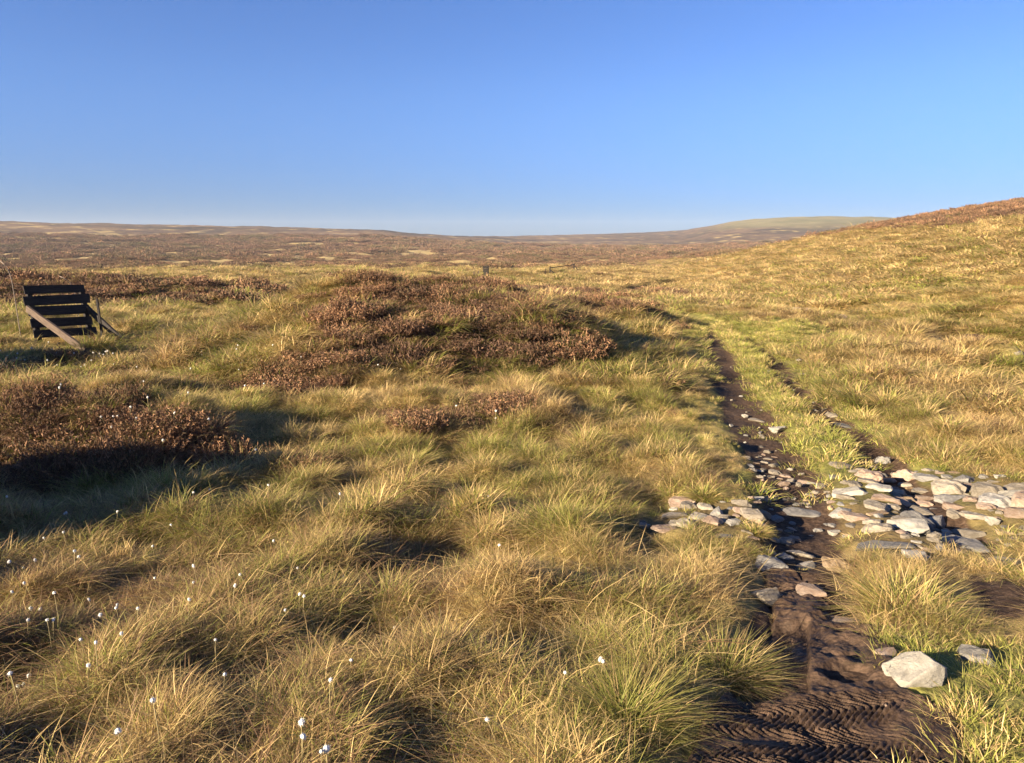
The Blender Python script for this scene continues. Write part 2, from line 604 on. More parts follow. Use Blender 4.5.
def plain(name, c, rough=.7, metal=0):
    m, t, b = mat(name)
    tc = N(t, 'ShaderNodeTexCoord').outputs['Object']
    n = noise(t, 14, 4, .6, tc)
    t.links.new(ramp(t, n, [(.3, tuple(q * .75 for q in c)), (.7, c)]), b.inputs['Base Color'])
    b.inputs['Roughness'].default_value = rough
    b.inputs['Metallic'].default_value = metal
    return m


M = {
    'ground': ground_material(), 'tread': tread_material(),
    'grass': blade_material('moor_grass_blades'),
    'heather': heather_material('heather_sprigs'), 'heather1': heather_material('heather_bush_sprigs', False),
    'pale': stone_material('pale_grit_stone', (.15, .125, .092), (.235, .195, .142), (.315, .265, .20)),
    'white': stone_material('white_stone', (.30, .275, .225), (.39, .36, .295), (.46, .425, .36)),
    'pink': stone_material('pink_grit_stone', (.21, .13, .085), (.31, .205, .14), (.39, .29, .215)),
    'grey': stone_material('grey_grit_stone', (.12, .115, .105), (.20, .19, .175), (.29, .27, .24)),
    'ochre': stone_material('ochre_stone', (.28, .165, .075), (.38, .25, .125), (.45, .34, .21)),
    'blackwood': wood_material('dark_stained_timber', (.012, .011, .011), (.045, .039, .035)),
    'greywood': wood_material('weathered_timber', (.05, .036, .027), (.125, .092, .07)),  # on the hurdle's left brace this paler tone stands in for sunlight
    'cane': plain('rusty_rod', (.17, .13, .10)),
    'cotton': plain('cotton_fluff', (.80, .78, .72), .9),
    'stem': plain('dry_stem', (.30, .24, .11), .7),
    'bark': plain('grey_bark', (.09, .07, .06), .9),
}


# ------------------------------------------------------------------ object helpers
def mesh_np(name, verts, faces_flat, loop_tot, material, smooth=True):
    me = bpy.data.meshes.new(name)
    nv, nf = len(verts), len(loop_tot)
    me.vertices.add(nv)
    me.vertices.foreach_set('co', np.ascontiguousarray(verts, np.float32).ravel())
    me.loops.add(len(faces_flat))
    me.loops.foreach_set('vertex_index', np.ascontiguousarray(faces_flat, np.int32))
    me.polygons.add(nf)
    st = np.concatenate([[0], np.cumsum(loop_tot)[:-1]]).astype(np.int32)
    me.polygons.foreach_set('loop_start', st)
    me.update(calc_edges=True)
    me.polygons.foreach_set('use_smooth', np.full(nf, smooth))
    me.materials.append(material)
    return me


def fattr(me, name, kind, data):
    a = me.attributes.new(name, kind, 'POINT')
    key = {'FLOAT': 'value', 'INT': 'value', 'FLOAT_VECTOR': 'vector', 'FLOAT_COLOR': 'color'}[kind]
    dt = np.int32 if kind == 'INT' else np.float32
    a.data.foreach_set(key, np.ascontiguousarray(data, dt).ravel())


def link(name, me, parent=None):
    o = bpy.data.objects.new(name, me)
    col.objects.link(o)
    o.parent = parent
    return o


def tag(o, label=None, cat=None, group=None, kind=None):
    for k, v in (('label', label), ('category', cat), ('group', group), ('kind', kind)):
        if v:
            o[k] = v
    return o


# ------------------------------------------------------------------ ground sheet
def build_ground():
    az = np.concatenate([np.radians(np.arange(-55, 55.01, .3)), np.radians(np.arange(57, 303, 3.0))])
    rr = [.25]
    while rr[-1] < 2600:
        rr.append(rr[-1] + max(.018, rr[-1] * .0115))
    rr = np.array(rr)
    na, nr = len(az), len(rr)
    A, Q = np.meshgrid(az, rr)
    x, y = (Q * np.sin(A)).ravel(), (Q * np.cos(A)).ravel()
    z = h_full(x, y)
    # the fine mud sheet lies just above this one
    z = z - .03 * sstep(.0, .2, MUDMASK(x, y))
    v = np.column_stack([x, y, z])
    v = np.vstack([v, [[0, 0, float(h_full(np.array([0.]), np.array([0.]))[0])]]])
    i = np.arange(nr - 1)[:, None] * na
    j = np.arange(na)[None, :]
    j2 = (j + 1) % na
    q = np.stack([i + j, i + na + j, i + na + j2, i + j2], -1).reshape(-1, 4)[:, ::-1]
    tri = np.column_stack([np.arange(na), (np.arange(na) + 1) % na, np.full(na, na * nr)])[:, ::-1]
    flat = np.concatenate([q.ravel(), tri.ravel()])
    tot = np.concatenate([np.full(len(q), 4), np.full(len(tri), 3)])
    me = mesh_np('ground', v, flat, tot, M['ground'])
    x, y = v[:, 0], v[:, 1]
    r = np.hypot(x, y)
    ht, bm_ = heath(x, y), bare(x, y)
    gr = np.clip(turf(x, y) * 1.2 + .35 + .3 * fbm(x * .5, y * .5, 71, 2), 0, 1)
    fattr(me, 'cover', 'FLOAT_COLOR', np.column_stack([ht, bm_, gr, np.ones(len(x))]))
    fattr(me, 'far', 'FLOAT', sstep(45, 130, r))
    pxc = 512 + F * np.tan(np.clip(np.arctan2(x, np.maximum(y, 1e-6)), -1.1, 1.1))
    fattr(me, 'greenhill', 'FLOAT', sstep(1050, 1300, r + 120 * fbm(x * .004, y * .004, 77, 2)) * sstep(690, 745, pxc))
    o = link('ground', me)
    tag(o, kind='structure')
    return o


MX0, MX1, MY0, MY1 = .25, 1.95, 1.55, 4.9


def MUDMASK(x, y):
    e = np.minimum(np.minimum(x - MX0, MX1 - x), np.minimum(y - MY0, MY1 - y))
    return sstep(0, .06, e) * soft(x, y, MUD, .10)


def mud_height(x, y):
    z = h_full(x, y)
    # tyre tread: bands of slanted ribs lying across the track at the very front
    yb = y + .05 * np.sin(x * 2.0)
    f = sstep(2.92, 2.75, yb + .05 * perlin(x * 3, y * 3, 80))
    band = np.floor((yb - 1.0) / .125)
    sgn = np.where(band % 2 == 0, 1.0, -1.0)
    ph = (x * 1.0 + sgn * (yb - 1.0 - band * .125 - .06) * 1.15 + .01 * perlin(x * 8, y * 8, 81)) / .034
    rib = sstep(.3, .55, .5 + .5 * np.cos(2 * math.pi * ph))
    worn = sstep(-.45, .15, fbm(x * 2.2, y * 3.0, 82, 2) + .15)
    z = z + .017 * rib * f * worn - .008 * f
    z = z + (1 - f) * .022 * fbm(x * 7, y * 7, 83, 3) + .004 * fbm(x * 30, y * 30, 84, 2)
    # sunken strip with a straight kerb-like right edge
    ex = .5 * (SUNK[0][0] + SUNK[1][0]) + (y - SUNK[0][1]) * 0
    t = np.clip((y - SUNK[0][1]) / (SUNK[1][1] - SUNK[0][1]), 0, 1)
    ex = SUNK[0][0] + t * (SUNK[1][0] - SUNK[0][0])
    inn = sstep(.012, -.012, x - ex) * sstep(-.38, -.3, x - ex) * sstep(SUNK[0][1] - .03, SUNK[0][1] + .05, y) * sstep(SUNK[1][1] + .05, SUNK[1][1] - .03, y)
    z = z - .045 * inn
    hole = np.exp(-(((x - HOLE[0]) / .10) ** 2 + ((y - HOLE[1]) / .10) ** 2) ** 2)
    z = z - .07 * hole * (1 + .5 * perlin(x * 14, y * 14, 86))
    return z


SUNK = (G0(809, 692), G0(809, 618))
HOLE = G0(848, 672)


def build_mud():
    st = .0062
    gx, gy = np.arange(MX0, MX1, st), np.arange(MY0, MY1, st)
    X, Y = np.meshgrid(gx, gy)
    x, y = X.ravel(), Y.ravel()
    m = MUDMASK(x, y)
    z = mud_height(x, y) * 1.0 + .012 - .07 * (1 - sstep(.02, .3, m))
    nx, ny = len(gx), len(gy)
    i = np.arange(ny - 1)[:, None] * nx + np.arange(nx - 1)[None, :]
    q = np.stack([i, i + 1, i + nx + 1, i + nx], -1).reshape(-1, 4)
    keep = (m[q] > .001).any(1)
    q = q[keep]
    used = np.unique(q)
    mp = np.zeros(len(x), int)
    mp[used] = np.arange(len(used))
    me = mesh_np('muddy_track', np.column_stack([x, y, z])[used], mp[q].ravel(), np.full(len(q), 4), M['tread'])
    tag(link('muddy_track', me), kind='structure')


# ------------------------------------------------------------------ blades
def blades(n, rad, lmin, lmax, spread, curl, width, seed, wind=(0, 0), seg=3, cup=1.0, rnd=.35):
    """n arching blades from a disc of radius rad; returns verts, faces, br"""
    g = np.random.default_rng(seed)
    rr = rad * np.sqrt(g.random(n))
    th = g.random(n) * 2 * math.pi
    bx, by = rr * np.cos(th), rr * np.sin(th)
    L = lmin + (lmax - lmin) * g.random(n) ** 1.3
    out = rr / max(rad, 1e-6)
    dx = np.cos(th) * out * spread + g.normal(0, rnd, n) + wind[0]
    dy = np.sin(th) * out * spread + g.normal(0, rnd, n) + wind[1]
    up = np.ones(n)
    nn = np.sqrt(dx * dx + dy * dy + up * up)
    d0 = np.column_stack([dx, dy, up]) / nn[:, None]
    hor = np.column_stack([dx, dy, np.zeros(n)])
    hl = np.linalg.norm(hor, axis=1) + 1e-6
    hor /= hl[:, None]
    cu = curl * (.4 + 1.1 * g.random(n))
    ts = np.linspace(0, 1, seg + 1)
    side = np.column_stack([-hor[:, 1], hor[:, 0], np.zeros(n)])
    tw = g.normal(0, .5, n)
    side = side * np.cos(tw)[:, None] + hor * np.sin(tw)[:, None]
    wv = width * (.6 + .8 * g.random(n))
    base = np.column_stack([bx, by, -.02 * np.ones(n)])
    k1, k2 = g.random(n), g.random(n)
    V, B = [], []
    for q, t in enumerate(ts):
        c = base + d0 * (L * t)[:, None] + hor * (cu * L * t * t)[:, None] - np.array([0, 0, 1]) * (cu * .55 * L * t ** 2.2)[:, None]
        wd = wv * (1 - .35 * t) if q < seg else wv * 0
        br = np.column_stack([k1, np.full(n, t), k2, np.ones(n)])
        if q < seg:
            V += [c - side * wd[:, None] * .5, c + side * wd[:, None] * .5]
            B += [br, br]
        else:
            V.append(c)
            B.append(br)
    V, B = np.array(V), np.array(B)          # (2seg+1, n, 3)
    m = 2 * seg + 1
    V = V.transpose(1, 0, 2).reshape(-1, 3)
    B = B.transpose(1, 0, 2).reshape(-1, 4)
    o = (np.arange(n) * m)[:, None]
    fl, tot = [], []
    for s in range(seg - 1):
        fl.append(o + np.array([2 * s, 2 * s + 1, 2 * s + 3, 2 * s + 2]))
    quads = np.concatenate(fl).reshape(-1, 4)
    tris = (o + np.array([2 * seg - 2, 2 * seg - 1, 2 * seg])).reshape(-1, 3)
    return V, quads, tris, B


def cat_blades(parts):
    V, Q, T, B, off = [], [], [], [], 0
    for v, q, t, b in parts:
        V.append(v); Q.append(q + off); T.append(t + off); B.append(b)
        off += len(v)
    return np.vstack(V), np.vstack(Q), np.vstack(T), np.vstack(B)


def blade_mesh(name, parts, material):
    V, Q, T, B = cat_blades(parts)
    me = mesh_np(name, V, np.concatenate([Q.ravel(), T.ravel()]),
                 np.concatenate([np.full(len(Q), 4), np.full(len(T), 3)]), material)
    fattr(me, 'br', 'FLOAT_COLOR', B)
    return me


def heather_parts(seed, n, rad, hgt, leaf, nleaf=9, lw=.006):
    """woody sprigs of a heather cushion: each sprig is a thin stem set with short needles"""
    g = np.random.default_rng(seed)
    P = []
    rr = rad * np.sqrt(g.random(n))
    th = g.random(n) * 2 * math.pi
    L = hgt * (.55 + .55 * g.random(n)) * (1 - .35 * (rr / rad) ** 2)
    dx = np.cos(th) * rr / rad * .75 + g.normal(0, .25, n)
    dy = np.sin(th) * rr / rad * .75 + g.normal(0, .25, n)
    dx += g.normal(0, .5, n)
    dy += g.normal(0, .5, n)
    d = np.column_stack([dx, dy, np.ones(n)])
    d /= np.linalg.norm(d, axis=1)[:, None]
    base = np.column_stack([rr * np.cos(th), rr * np.sin(th), np.full(n, -.03)])
    # leaves along upper part of the stems
    ts = g.random((n, nleaf)) ** .7
    c = (base[:, None, :] + d[:, None, :] * (L[:, None] * ts)[:, :, None]).reshape(-1, 3)
    m = len(c)
    ld = np.repeat(d, nleaf, 0) * .7 + g.normal(0, .75, (m, 3))
    ld /= np.linalg.norm(ld, axis=1)[:, None]
    ll = leaf * (.5 + g.random(m))
    sd = np.cross(ld, g.normal(0, 1, (m, 3)))
    sd /= np.linalg.norm(sd, axis=1)[:, None] + 1e-9
    k1 = .5 * np.repeat(g.random(n), nleaf) + .5 * g.random(n * nleaf)
    k2 = g.random(m)
    v = np.stack([c - sd * lw, c + sd * lw, c + ld * ll[:, None] + sd * lw * .7, c + ld * ll[:, None] - sd * lw * .7], 1).reshape(-1, 3)
    q = np.arange(m * 4).reshape(-1, 4)
    b = np.column_stack([np.repeat(k1, 4), np.repeat(ts.ravel(), 4), np.repeat(k2, 4), np.ones(m * 4)])
    # stems
    sw = .003
    s1 = np.cross(d, g.normal(0, 1, (n, 3)))
    s1 /= np.linalg.norm(s1, axis=1)[:, None] + 1e-9
    tip = base + d * L[:, None]
    v2 = np.stack([base - s1 * sw, base + s1 * sw, tip], 1).reshape(-1, 3)
    t2 = np.arange(n * 3).reshape(-1, 3)
    b2 = np.column_stack([np.repeat(g.random(n) * .2, 3), np.zeros(n * 3), np.zeros(n * 3), np.ones(n * 3)])
    return [(v, q, np.zeros((0, 3), int), b), (v2, np.zeros((0, 4), int), t2, b2)]


def proto(name, parts, material):
    return bpy.data.objects.new(name, blade_mesh(name, parts, material))


def scatter(name, kind_cat, pts, rot, scl, idx, tint, protos):
    """one 'stuff' object: tufts set on the given points by geometry nodes"""
    me = bpy.data.meshes.new(name)
    me.vertices.add(len(pts))
    me.vertices.foreach_set('co', np.ascontiguousarray(pts, np.float32).ravel())
    fattr(me, 'rot', 'FLOAT_VECTOR', rot)
    fattr(me, 'scl', 'FLOAT_VECTOR', scl)
    fattr(me, 'idx', 'INT', idx)
    fattr(me, 'tint', 'FLOAT_VECTOR', tint)
    o = link(name, me)
    tag(o, kind='stuff', **kind_cat)
    ng = bpy.data.node_groups.new(name, 'GeometryNodeTree')
    ng.interface.new_socket('Geometry', in_out='INPUT', socket_type='NodeSocketGeometry')
    ng.interface.new_socket('Geometry', in_out='OUTPUT', socket_type='NodeSocketGeometry')
    gi, go = ng.nodes.new('NodeGroupInput'), ng.nodes.new('NodeGroupOutput')
    jo = ng.nodes.new('GeometryNodeJoinGeometry')
    for p in reversed(protos):
        oi = ng.nodes.new('GeometryNodeObjectInfo')
        oi.inputs['Object'].default_value = p
        ti = ng.nodes.new('GeometryNodeGeometryToInstance')
        ng.links.new(oi.outputs['Geometry'], ti.inputs[0])
        ng.links.new(ti.outputs[0], jo.inputs[0])
    ip = ng.nodes.new('GeometryNodeInstanceOnPoints')
    ng.links.new(gi.outputs[0], ip.inputs['Points'])
    ng.links.new(jo.outputs[0], ip.inputs['Instance'])
    ip.inputs['Pick Instance'].default_value = True
    for an, dt, sk in (('rot', 'FLOAT_VECTOR', 'Rotation'), ('scl', 'FLOAT_VECTOR', 'Scale'), ('idx', 'INT', 'Instance Index')):
        na = ng.nodes.new('GeometryNodeInputNamedAttribute')
        na.data_type = dt
        na.inputs[0].default_value = an
        ng.links.new([s for s in na.outputs if s.enabled][0], ip.inputs[sk])
    ng.links.new(ip.outputs[0], go.inputs[0])
    md = o.modifiers.new('tufts', 'NODES')
    md.node_group = ng
    return o


def sample(r0, r1, dens, seed, az=46):
    """evenly jittered points in a sector in front of the camera"""
    g = np.random.default_rng(seed)
    st = 1 / math.sqrt(dens)
    hx = r1 * math.sin(math.radians(az))
    X, Y = np.meshgrid(np.arange(-hx, hx, st), np.arange(r0 * math.cos(math.radians(az)) - st, r1, st))
    x, y = X.ravel() + g.uniform(-.55, .55, X.size) * st, Y.ravel() + g.uniform(-.55, .55, X.size) * st
    r = np.hypot(x, y)
    k = (r > r0) & (r < r1) & (np.abs(np.arctan2(x, y)) < math.radians(az))
    o = g.permutation(k.sum())
    return x[k][o], y[k][o], g


def green_field(x, y):
    """share of green and of brown blades at a spot"""
    r = np.hypot(x, y)
    g = .47 + .42 * fbm(x * .5, y * .5, 91, 3) + .3 * perlin(x * 1.3, y * 1.3, 93)
    hs = sstep(-2, 2, hill_s(x, y))
    g = g - .12 * hs - .22 * sstep(25, 60, y)
    # straw side of the track on the right
    rt = sstep(1.3, 2.2, x - np.interp(y, TRACK[::-1, 1], TRACK[::-1, 0])) * sstep(6.3, 7.5, y) * (1 - hs)
    g = g - .30 * rt
    left = 1 - sstep(-1.0, .6, x - .0 * y)
    g = g - .10 * left * (1 - sstep(5, 7, y))
    m = np.exp(-(((x + 1.6) / 2.2) ** 2 + ((y - 11) / 2.0) ** 2))
    g = g - .25 * m
    b = .12 + .3 * fbm(x * .7, y * .7, 95, 3) + .30 * left * (1 - sstep(4.0, 6, y)) + .06 * rt
    b = b + .35 * heath(x, y) * (r < 60)
    return np.clip(g, .03, .97), np.clip(b, .02, .7)


def edge_f(x, y):
    """trampled, shorter growth along bare ground"""
    r = np.hypot(x, y) + 1e-6
    ux, uy = x / r, y / r
    b = bare(x, y)
    for q in (.2, .4, .65):
        b = np.maximum(b, bare(x + ux * q, y + uy * q) * (1.1 - q * .5))
    b = np.maximum(b, bare(x + .22, y))
    b = np.maximum(b, .9 * bare(x + .42, y) * sstep(5, 6.5, y))
    b = np.maximum(b, .6 * bare(x + .75, y) * sstep(6, 8, y))
    b = np.maximum(b, bare(x + .12, y - .2))
    b = np.maximum(b, .75 * soft(x, y, CROSS, .3))
    return np.clip(1 - .75 * b, .25, 1)


def build_grass():
    near = [proto('tuft', [blades(120, .11, .04, .16, .8, .45, .0026, 100 + k, wind=(.04, .02), seg=4, rnd=.7)], M['grass']) for k in range(8)]
    near += [proto('tuft', [blades(140, .08, .06, .20, 1.0, .55, .0025, 120 + k, wind=(.03, .0), seg=4, rnd=.65)], M['grass']) for k in range(5)]
    mid = [proto('tuft', [blades(120, .15, .07, .23, .8, .55, .0045, 140 + k, wind=(.05, .02), rnd=.6)], M['grass']) for k in range(6)]
    mid += [proto('tuft', [blades(140, .11, .10, .27, 1.0, .65, .0042, 150 + k, wind=(.04, .0), rnd=.6)], M['grass']) for k in range(4)]
    far = [proto('tuft', [blades(140, .34, .14, .38, .9, .8, .011, 160 + k, wind=(.15, .05), seg=2, rnd=.5)], M['grass']) for k in range(6)]
    vfar = [proto('tuft', [blades(90, .8, .2, .5, .9, .8, .035, 170 + k, wind=(.15, .05), seg=2, rnd=.5)], M['grass']) for k in range(4)]
    short = [proto('turf_tuft', [blades(120, .12, .03, .10, .8, .6, .0035, 180 + k)], M['grass']) for k in range(5)]
    shortf = [proto('turf_tuft', [blades(130, .22, .05, .12, .8, .6, .007, 190 + k)], M['grass']) for k in range(4)]

    that = [proto('thatch', [blades(75, .16, .06, .22, .8, .7, .003, 210 + k, rnd=1.9, seg=3)], M['grass']) for k in range(5)]
    X, Y, RZ, SC, ID, TI, off = [], [], [], [], [], [], 0
    protos = []

    def put(ps, x, y, s, windy, g, heightv=None):
        nonlocal off
        n = len(x)
        val0 = 1 + .16 * sstep(0, 3, hill_s(x, y)) * (np.hypot(x, y) < 140)
        rz = g.normal(0, 1.7, n) if windy else g.random(n) * 6.28
        gg, bb = green_field(x, y)
        gg = np.clip(gg + g.normal(0, 1, n) * (.16 + .14 * sstep(12, 40, np.hypot(x, y))), .02, .98)
        bb = np.clip(bb + g.normal(0, .08, n), .0, .75)
        val = np.clip(.97 + .2 * perlin(x * 1.7, y * 1.7, 99) + g.normal(0, .18, n), .5, 1.45) * val0
        X.append(x); Y.append(y); RZ.append(rz)
        SC.append(np.column_stack([s, s, s * (heightv if heightv is not None else 1)]))
        ID.append(off + g.integers(0, len(ps), n))
        TI.append(np.column_stack([gg, bb, val]))
        protos.extend(ps)
        off += len(ps)

    st = np.array([q for q in STONES if q[2] > .1])

    def clear(x, y):
        ok = np.ones(len(x), bool)
        for a, b, c in st:
            ok &= (x - a) ** 2 + (y - b + .1 * c) ** 2 > (.56 * c + .009 * math.hypot(a, b) * (b > 12)) ** 2
        return ok

    def tall(x, y, g, dens_keep=1.0):
        t, b, ht = turf(x, y), bare(x, y), heath(x, y)
        p = (1 - t) * (1 - np.clip(b * 1.9, 0, .97)) * (1 - np.where(np.hypot(x, y) < 60, .52, .3) * ht)
        return (g.random(len(x)) < p * dens_keep) & clear(x, y)

    for ps, r0, r1, d, seed, smin, smax in ((near, 1.2, 5.5, 185, 1, .5, 1.2), (mid, 5.2, 13, 92, 2, .55, 1.15),
                                            (far, 12.5, 34, 26, 3, .6, 1.2), (vfar, 33, 120, 4.5, 4, .55, 1.1), (vfar, 118, 260, .7, 5, 1.1, 2.0)):
        x, y, g = sample(r0, r1, d, seed)
        k = tall(x, y, g)
        x, y = x[k], y[k]
        s = smin + (smax - smin) * g.random(len(x))
        hv = np.clip(.95 + .6 * perlin(x * 2.3, y * 2.3, 2) + .4 * perlin(x * 1.2, y * 1.2, 1), .4, 1.6)
        edge = edge_f(x, y)
        hillk = 1 - .35 * sstep(0, 4, hill_s(x, y))
        put(ps, x, y, s * edge, True, g, hv * hillk)
    x, y, g = sample(1.2, 9, 55, 8)
    k = tall(x, y, g)
    x, y = x[k], y[k]
    put(that, x, y, (.7 + .7 * g.random(len(x))) * edge_f(x, y), False, g)
    TI[-1][:, 0] *= .25
    stk = [proto('stalks', [blades(7, .2, .14, .30, .6, .5, .0022, 230 + k, rnd=.6, seg=4)], M['grass']) for k in range(5)]
    TI[-1][:, 1] = np.clip(TI[-1][:, 1] + .15, 0, .7)
    x, y, g = sample(1.4, 12, 10, 9)
    k = tall(x, y, g) & (edge_f(x, y) > .8)
    x, y = x[k], y[k]
    put(stk, x, y, .7 + .6 * g.random(len(x)), False, g)
    TI[-1][:, 0] *= .2
    TI[-1][:, 1] *= .4
    TI[-1][:, 2] = 1.1
    x, y = x[:0], y[:0]
    for ps, r0, r1, d, seed in ((short, 1.5, 7, 90, 11), (shortf, 6.5, 30, 28, 12)):
        x, y, g = sample(r0, r1, d, seed, 40)
        t, b = turf(x, y), bare(x, y)
        k = g.random(len(x)) < np.clip(t + .30 * soft(x, y, CROSS, .3), 0, 1) * (1 - .97 * b)
        k &= clear(x, y)
        x, y = x[k], y[k]
        put(ps, x, y, .7 + .6 * g.random(len(x)), False, g)
        gg = TI[-1]
        gg[:, 0] = np.clip(.72 + .3 * perlin(x * 1.2, y * 1.2, 97), .2, .97)
        gg[:, 1] = .06
        gg[:, 2] *= 1.2
    X, Y = np.concatenate(X), np.concatenate(Y)
    Z = h_full(X, Y)
    RZ = np.concatenate(RZ)
    e = .25
    r = np.hypot(X, Y)
    sx = np.clip((h_full(X + e, Y) - Z) / e, -.6, .6) * .5 * (r < 40)
    sy = np.clip((h_full(X, Y + e) - Z) / e, -.6, .6) * .5 * (r < 40)
    rot = np.column_stack([sy * np.cos(RZ) - sx * np.sin(RZ) * -1, -sx * np.cos(RZ) + sy * np.sin(RZ), RZ]) * np.array([.2, .2, 1]) + np.column_stack([rng.normal(0, .13, len(X)), rng.normal(0, .13, len(X)), np.zeros(len(X))])
    scatter('moor_grass', dict(label='shaggy straw and green moor grass covering the open ground', cat='grass'),
            np.column_stack([X, Y, Z]), rot, np.vstack(SC), np.concatenate(ID), np.vstack(TI), protos)


def build_heather():
    nr = [proto('heather_tuft', heather_parts(300 + k, 170, .2, .17, .018, 10, .0022), M['heather']) for k in range(5)]
    fr = [proto('heather_tuft', heather_parts(310 + k, 260, .36, .19, .028, 8, .0042), M['heather']) for k in range(5)]
    vf = [proto('heather_tuft', heather_parts(320 + k, 260, .9, .30, .08, 6, .012), M['heather']) for k in range(4)]
    P, RT, SC, ID, TI, protos, off = [], [], [], [], [], [], 0
    for ps, r0, r1, d, seed, az, big in ((nr, 4, 12.5, 52, 21, 48, 1), (fr, 12, 32, 25, 22, 46, 1), (vf, 31, 150, 1.7, 23, 40, 1), (vf, 145, 380, .22, 24, 38, 2.3), (vf, 370, 800, .035, 25, 38, 5.0)):
        x, y, g = sample(r0, r1, d, seed, az)
        k = g.random(len(x)) < heath(x, y) * (1 - bare(x, y))
        x, y = x[k], y[k]
        n = len(x)
        z = h_full(x, y)
        s = big * (.6 + .8 * g.random(n))
        red = np.clip(.35 + .5 * fbm(x * .6, y * .6, 33, 2), .03, .9)
        ol = np.clip(.18 + .4 * fbm(x * .8, y * .8, 35, 2), 0, .6)
        rf = np.hypot(x, y)
        red = np.where(rf > 120, red * .55, red)
        ol = np.where(rf > 120, ol + .2 + .3 * fbm(x * .02, y * .02, 36, 2), ol)
        P.append(np.column_stack([x, y, z]))
        RT.append(np.column_stack([g.normal(0, .12, n), g.normal(0, .12, n), g.random(n) * 6.28]))
        SC.append(np.column_stack([s, s, s * (.6 + .5 * g.random(n)) * np.clip(1.15 + 1.1 * perlin(x * 1.5, y * 1.5, 38), .5, 2.0)]))
        ID.append(off + g.integers(0, len(ps), n))
        TI.append(np.column_stack([red, ol, (.75 + .5 * g.random(n)) * np.where(rf > 120, 1.3, 1)]))
        protos += ps
        off += len(ps)
    scatter('heather', dict(label='low brown heather cover on the mounds and far moor', cat='heather'),
            np.vstack(P), np.vstack(RT), np.vstack(SC), np.concatenate(ID), np.vstack(TI), protos)


# ------------------------------------------------------------------ stones
def rock_mesh(name, seed, sx, sy, sz, material, npts=16):
    g = np.random.default_rng(seed)
    bm = bmesh.new()
    for _ in range(npts):
        u = g.normal(0, 1, 3)
        u /= np.linalg.norm(u)
        u = np.sign(u) * np.abs(u) ** .6
        u *= .8 + .2 * g.random()
        bm.verts.new((u[0] * sx, u[1] * sy, u[2] * sz))
    r = bmesh.ops.convex_hull(bm, input=bm.verts)
    bmesh.ops.delete(bm, geom=[v for v in bm.verts if not v.link_faces], context='VERTS')
    bmesh.ops.dissolve_limit(bm, angle_limit=R(12), verts=bm.verts, edges=bm.edges)
    bmesh.ops.bevel(bm, geom=bm.edges[:], offset=min(sx, sy, sz) * .08, segments=2, profile=.6, affect='EDGES', clamp_overlap=True)
    bmesh.ops.triangulate(bm, faces=bm.faces[:])
    bmesh.ops.subdivide_edges(bm, edges=[e for e in bm.edges if e.calc_length() > .25 * min(sx, sy)], cuts=1, use_grid_fill=True)
    bmesh.ops.triangulate(bm, faces=bm.faces[:])
    bmesh.ops.subdivide_edges(bm, edges=[e for e in bm.edges if e.calc_length() > .25 * min(sx, sy)], cuts=1, use_grid_fill=True)
    bm.normal_update()
    k = .045 * min(sx, sy, sz) / .5
    for v in bm.verts:
        p = v.co
        q = p / max(sx, sy)
        n = float(perlin(np.array([q.x * 2.4 + q.z * 1.7]), np.array([q.y * 2.4 - q.z * 1.3]), seed)[0])
        n2 = float(perlin(np.array([q.x * 7 + q.z * 5]), np.array([q.y * 7 - q.z * 6]), seed + 3)[0])
        v.co = p + v.normal * (n * k * 2.2 + n2 * k * .8)
    me = bpy.data.meshes.new(name)
    bm.to_mesh(me)
    bm.free()
    me.materials.append(material)
    for p in me.polygons:
        p.use_smooth = True
    me.set_sharp_from_angle(angle=R(26))
    return me


def gz(x, y):
    f = h_full if not (MX0 < x < MX1 and MY0 < y < MY1) else mud_height
    return float(f(np.array([x]), np.array([y]))[0])


ROCKS = {}
for mk in ('pale', 'white', 'pink', 'grey', 'ochre'):
    ROCKS[mk] = [rock_mesh('stone', 500 + 7 * k + 100 * len(mk), .5, .5 * a, .5 * b_, M[mk], 18)
                 for k, (a, b_) in enumerate(((.62, .42), (.75, .5), (.5, .3), (.85, .36), (.66, .55), (.9, .6)))]


def place_rock(name, px, py, wpx, kind, v, label, cat, group=None, rz=0, flat=1.0, sink=.28, xy=None, size=None, deep=1.0):
    x, y = xy if xy else G0(px, py, h_full)
    dist = math.sqrt(x * x + y * y + (CAM_Z - gz(x, y)) ** 2)
    s = size if size else wpx * dist / F
    o = link(name, ROCKS[kind][v % 6])
    o.scale = (s, s * deep, s * flat)
    o.rotation_euler = (random.uniform(-.14, .14), random.uniform(-.14, .14), rz)
    hz = max(abs(c[2]) for c in o.bound_box) * s * flat
    o.location = (x, y, gz(x, y) + hz * (1 - 2 * sink))
    tag(o, label, cat, group)
    return x, y, s


STONES = []


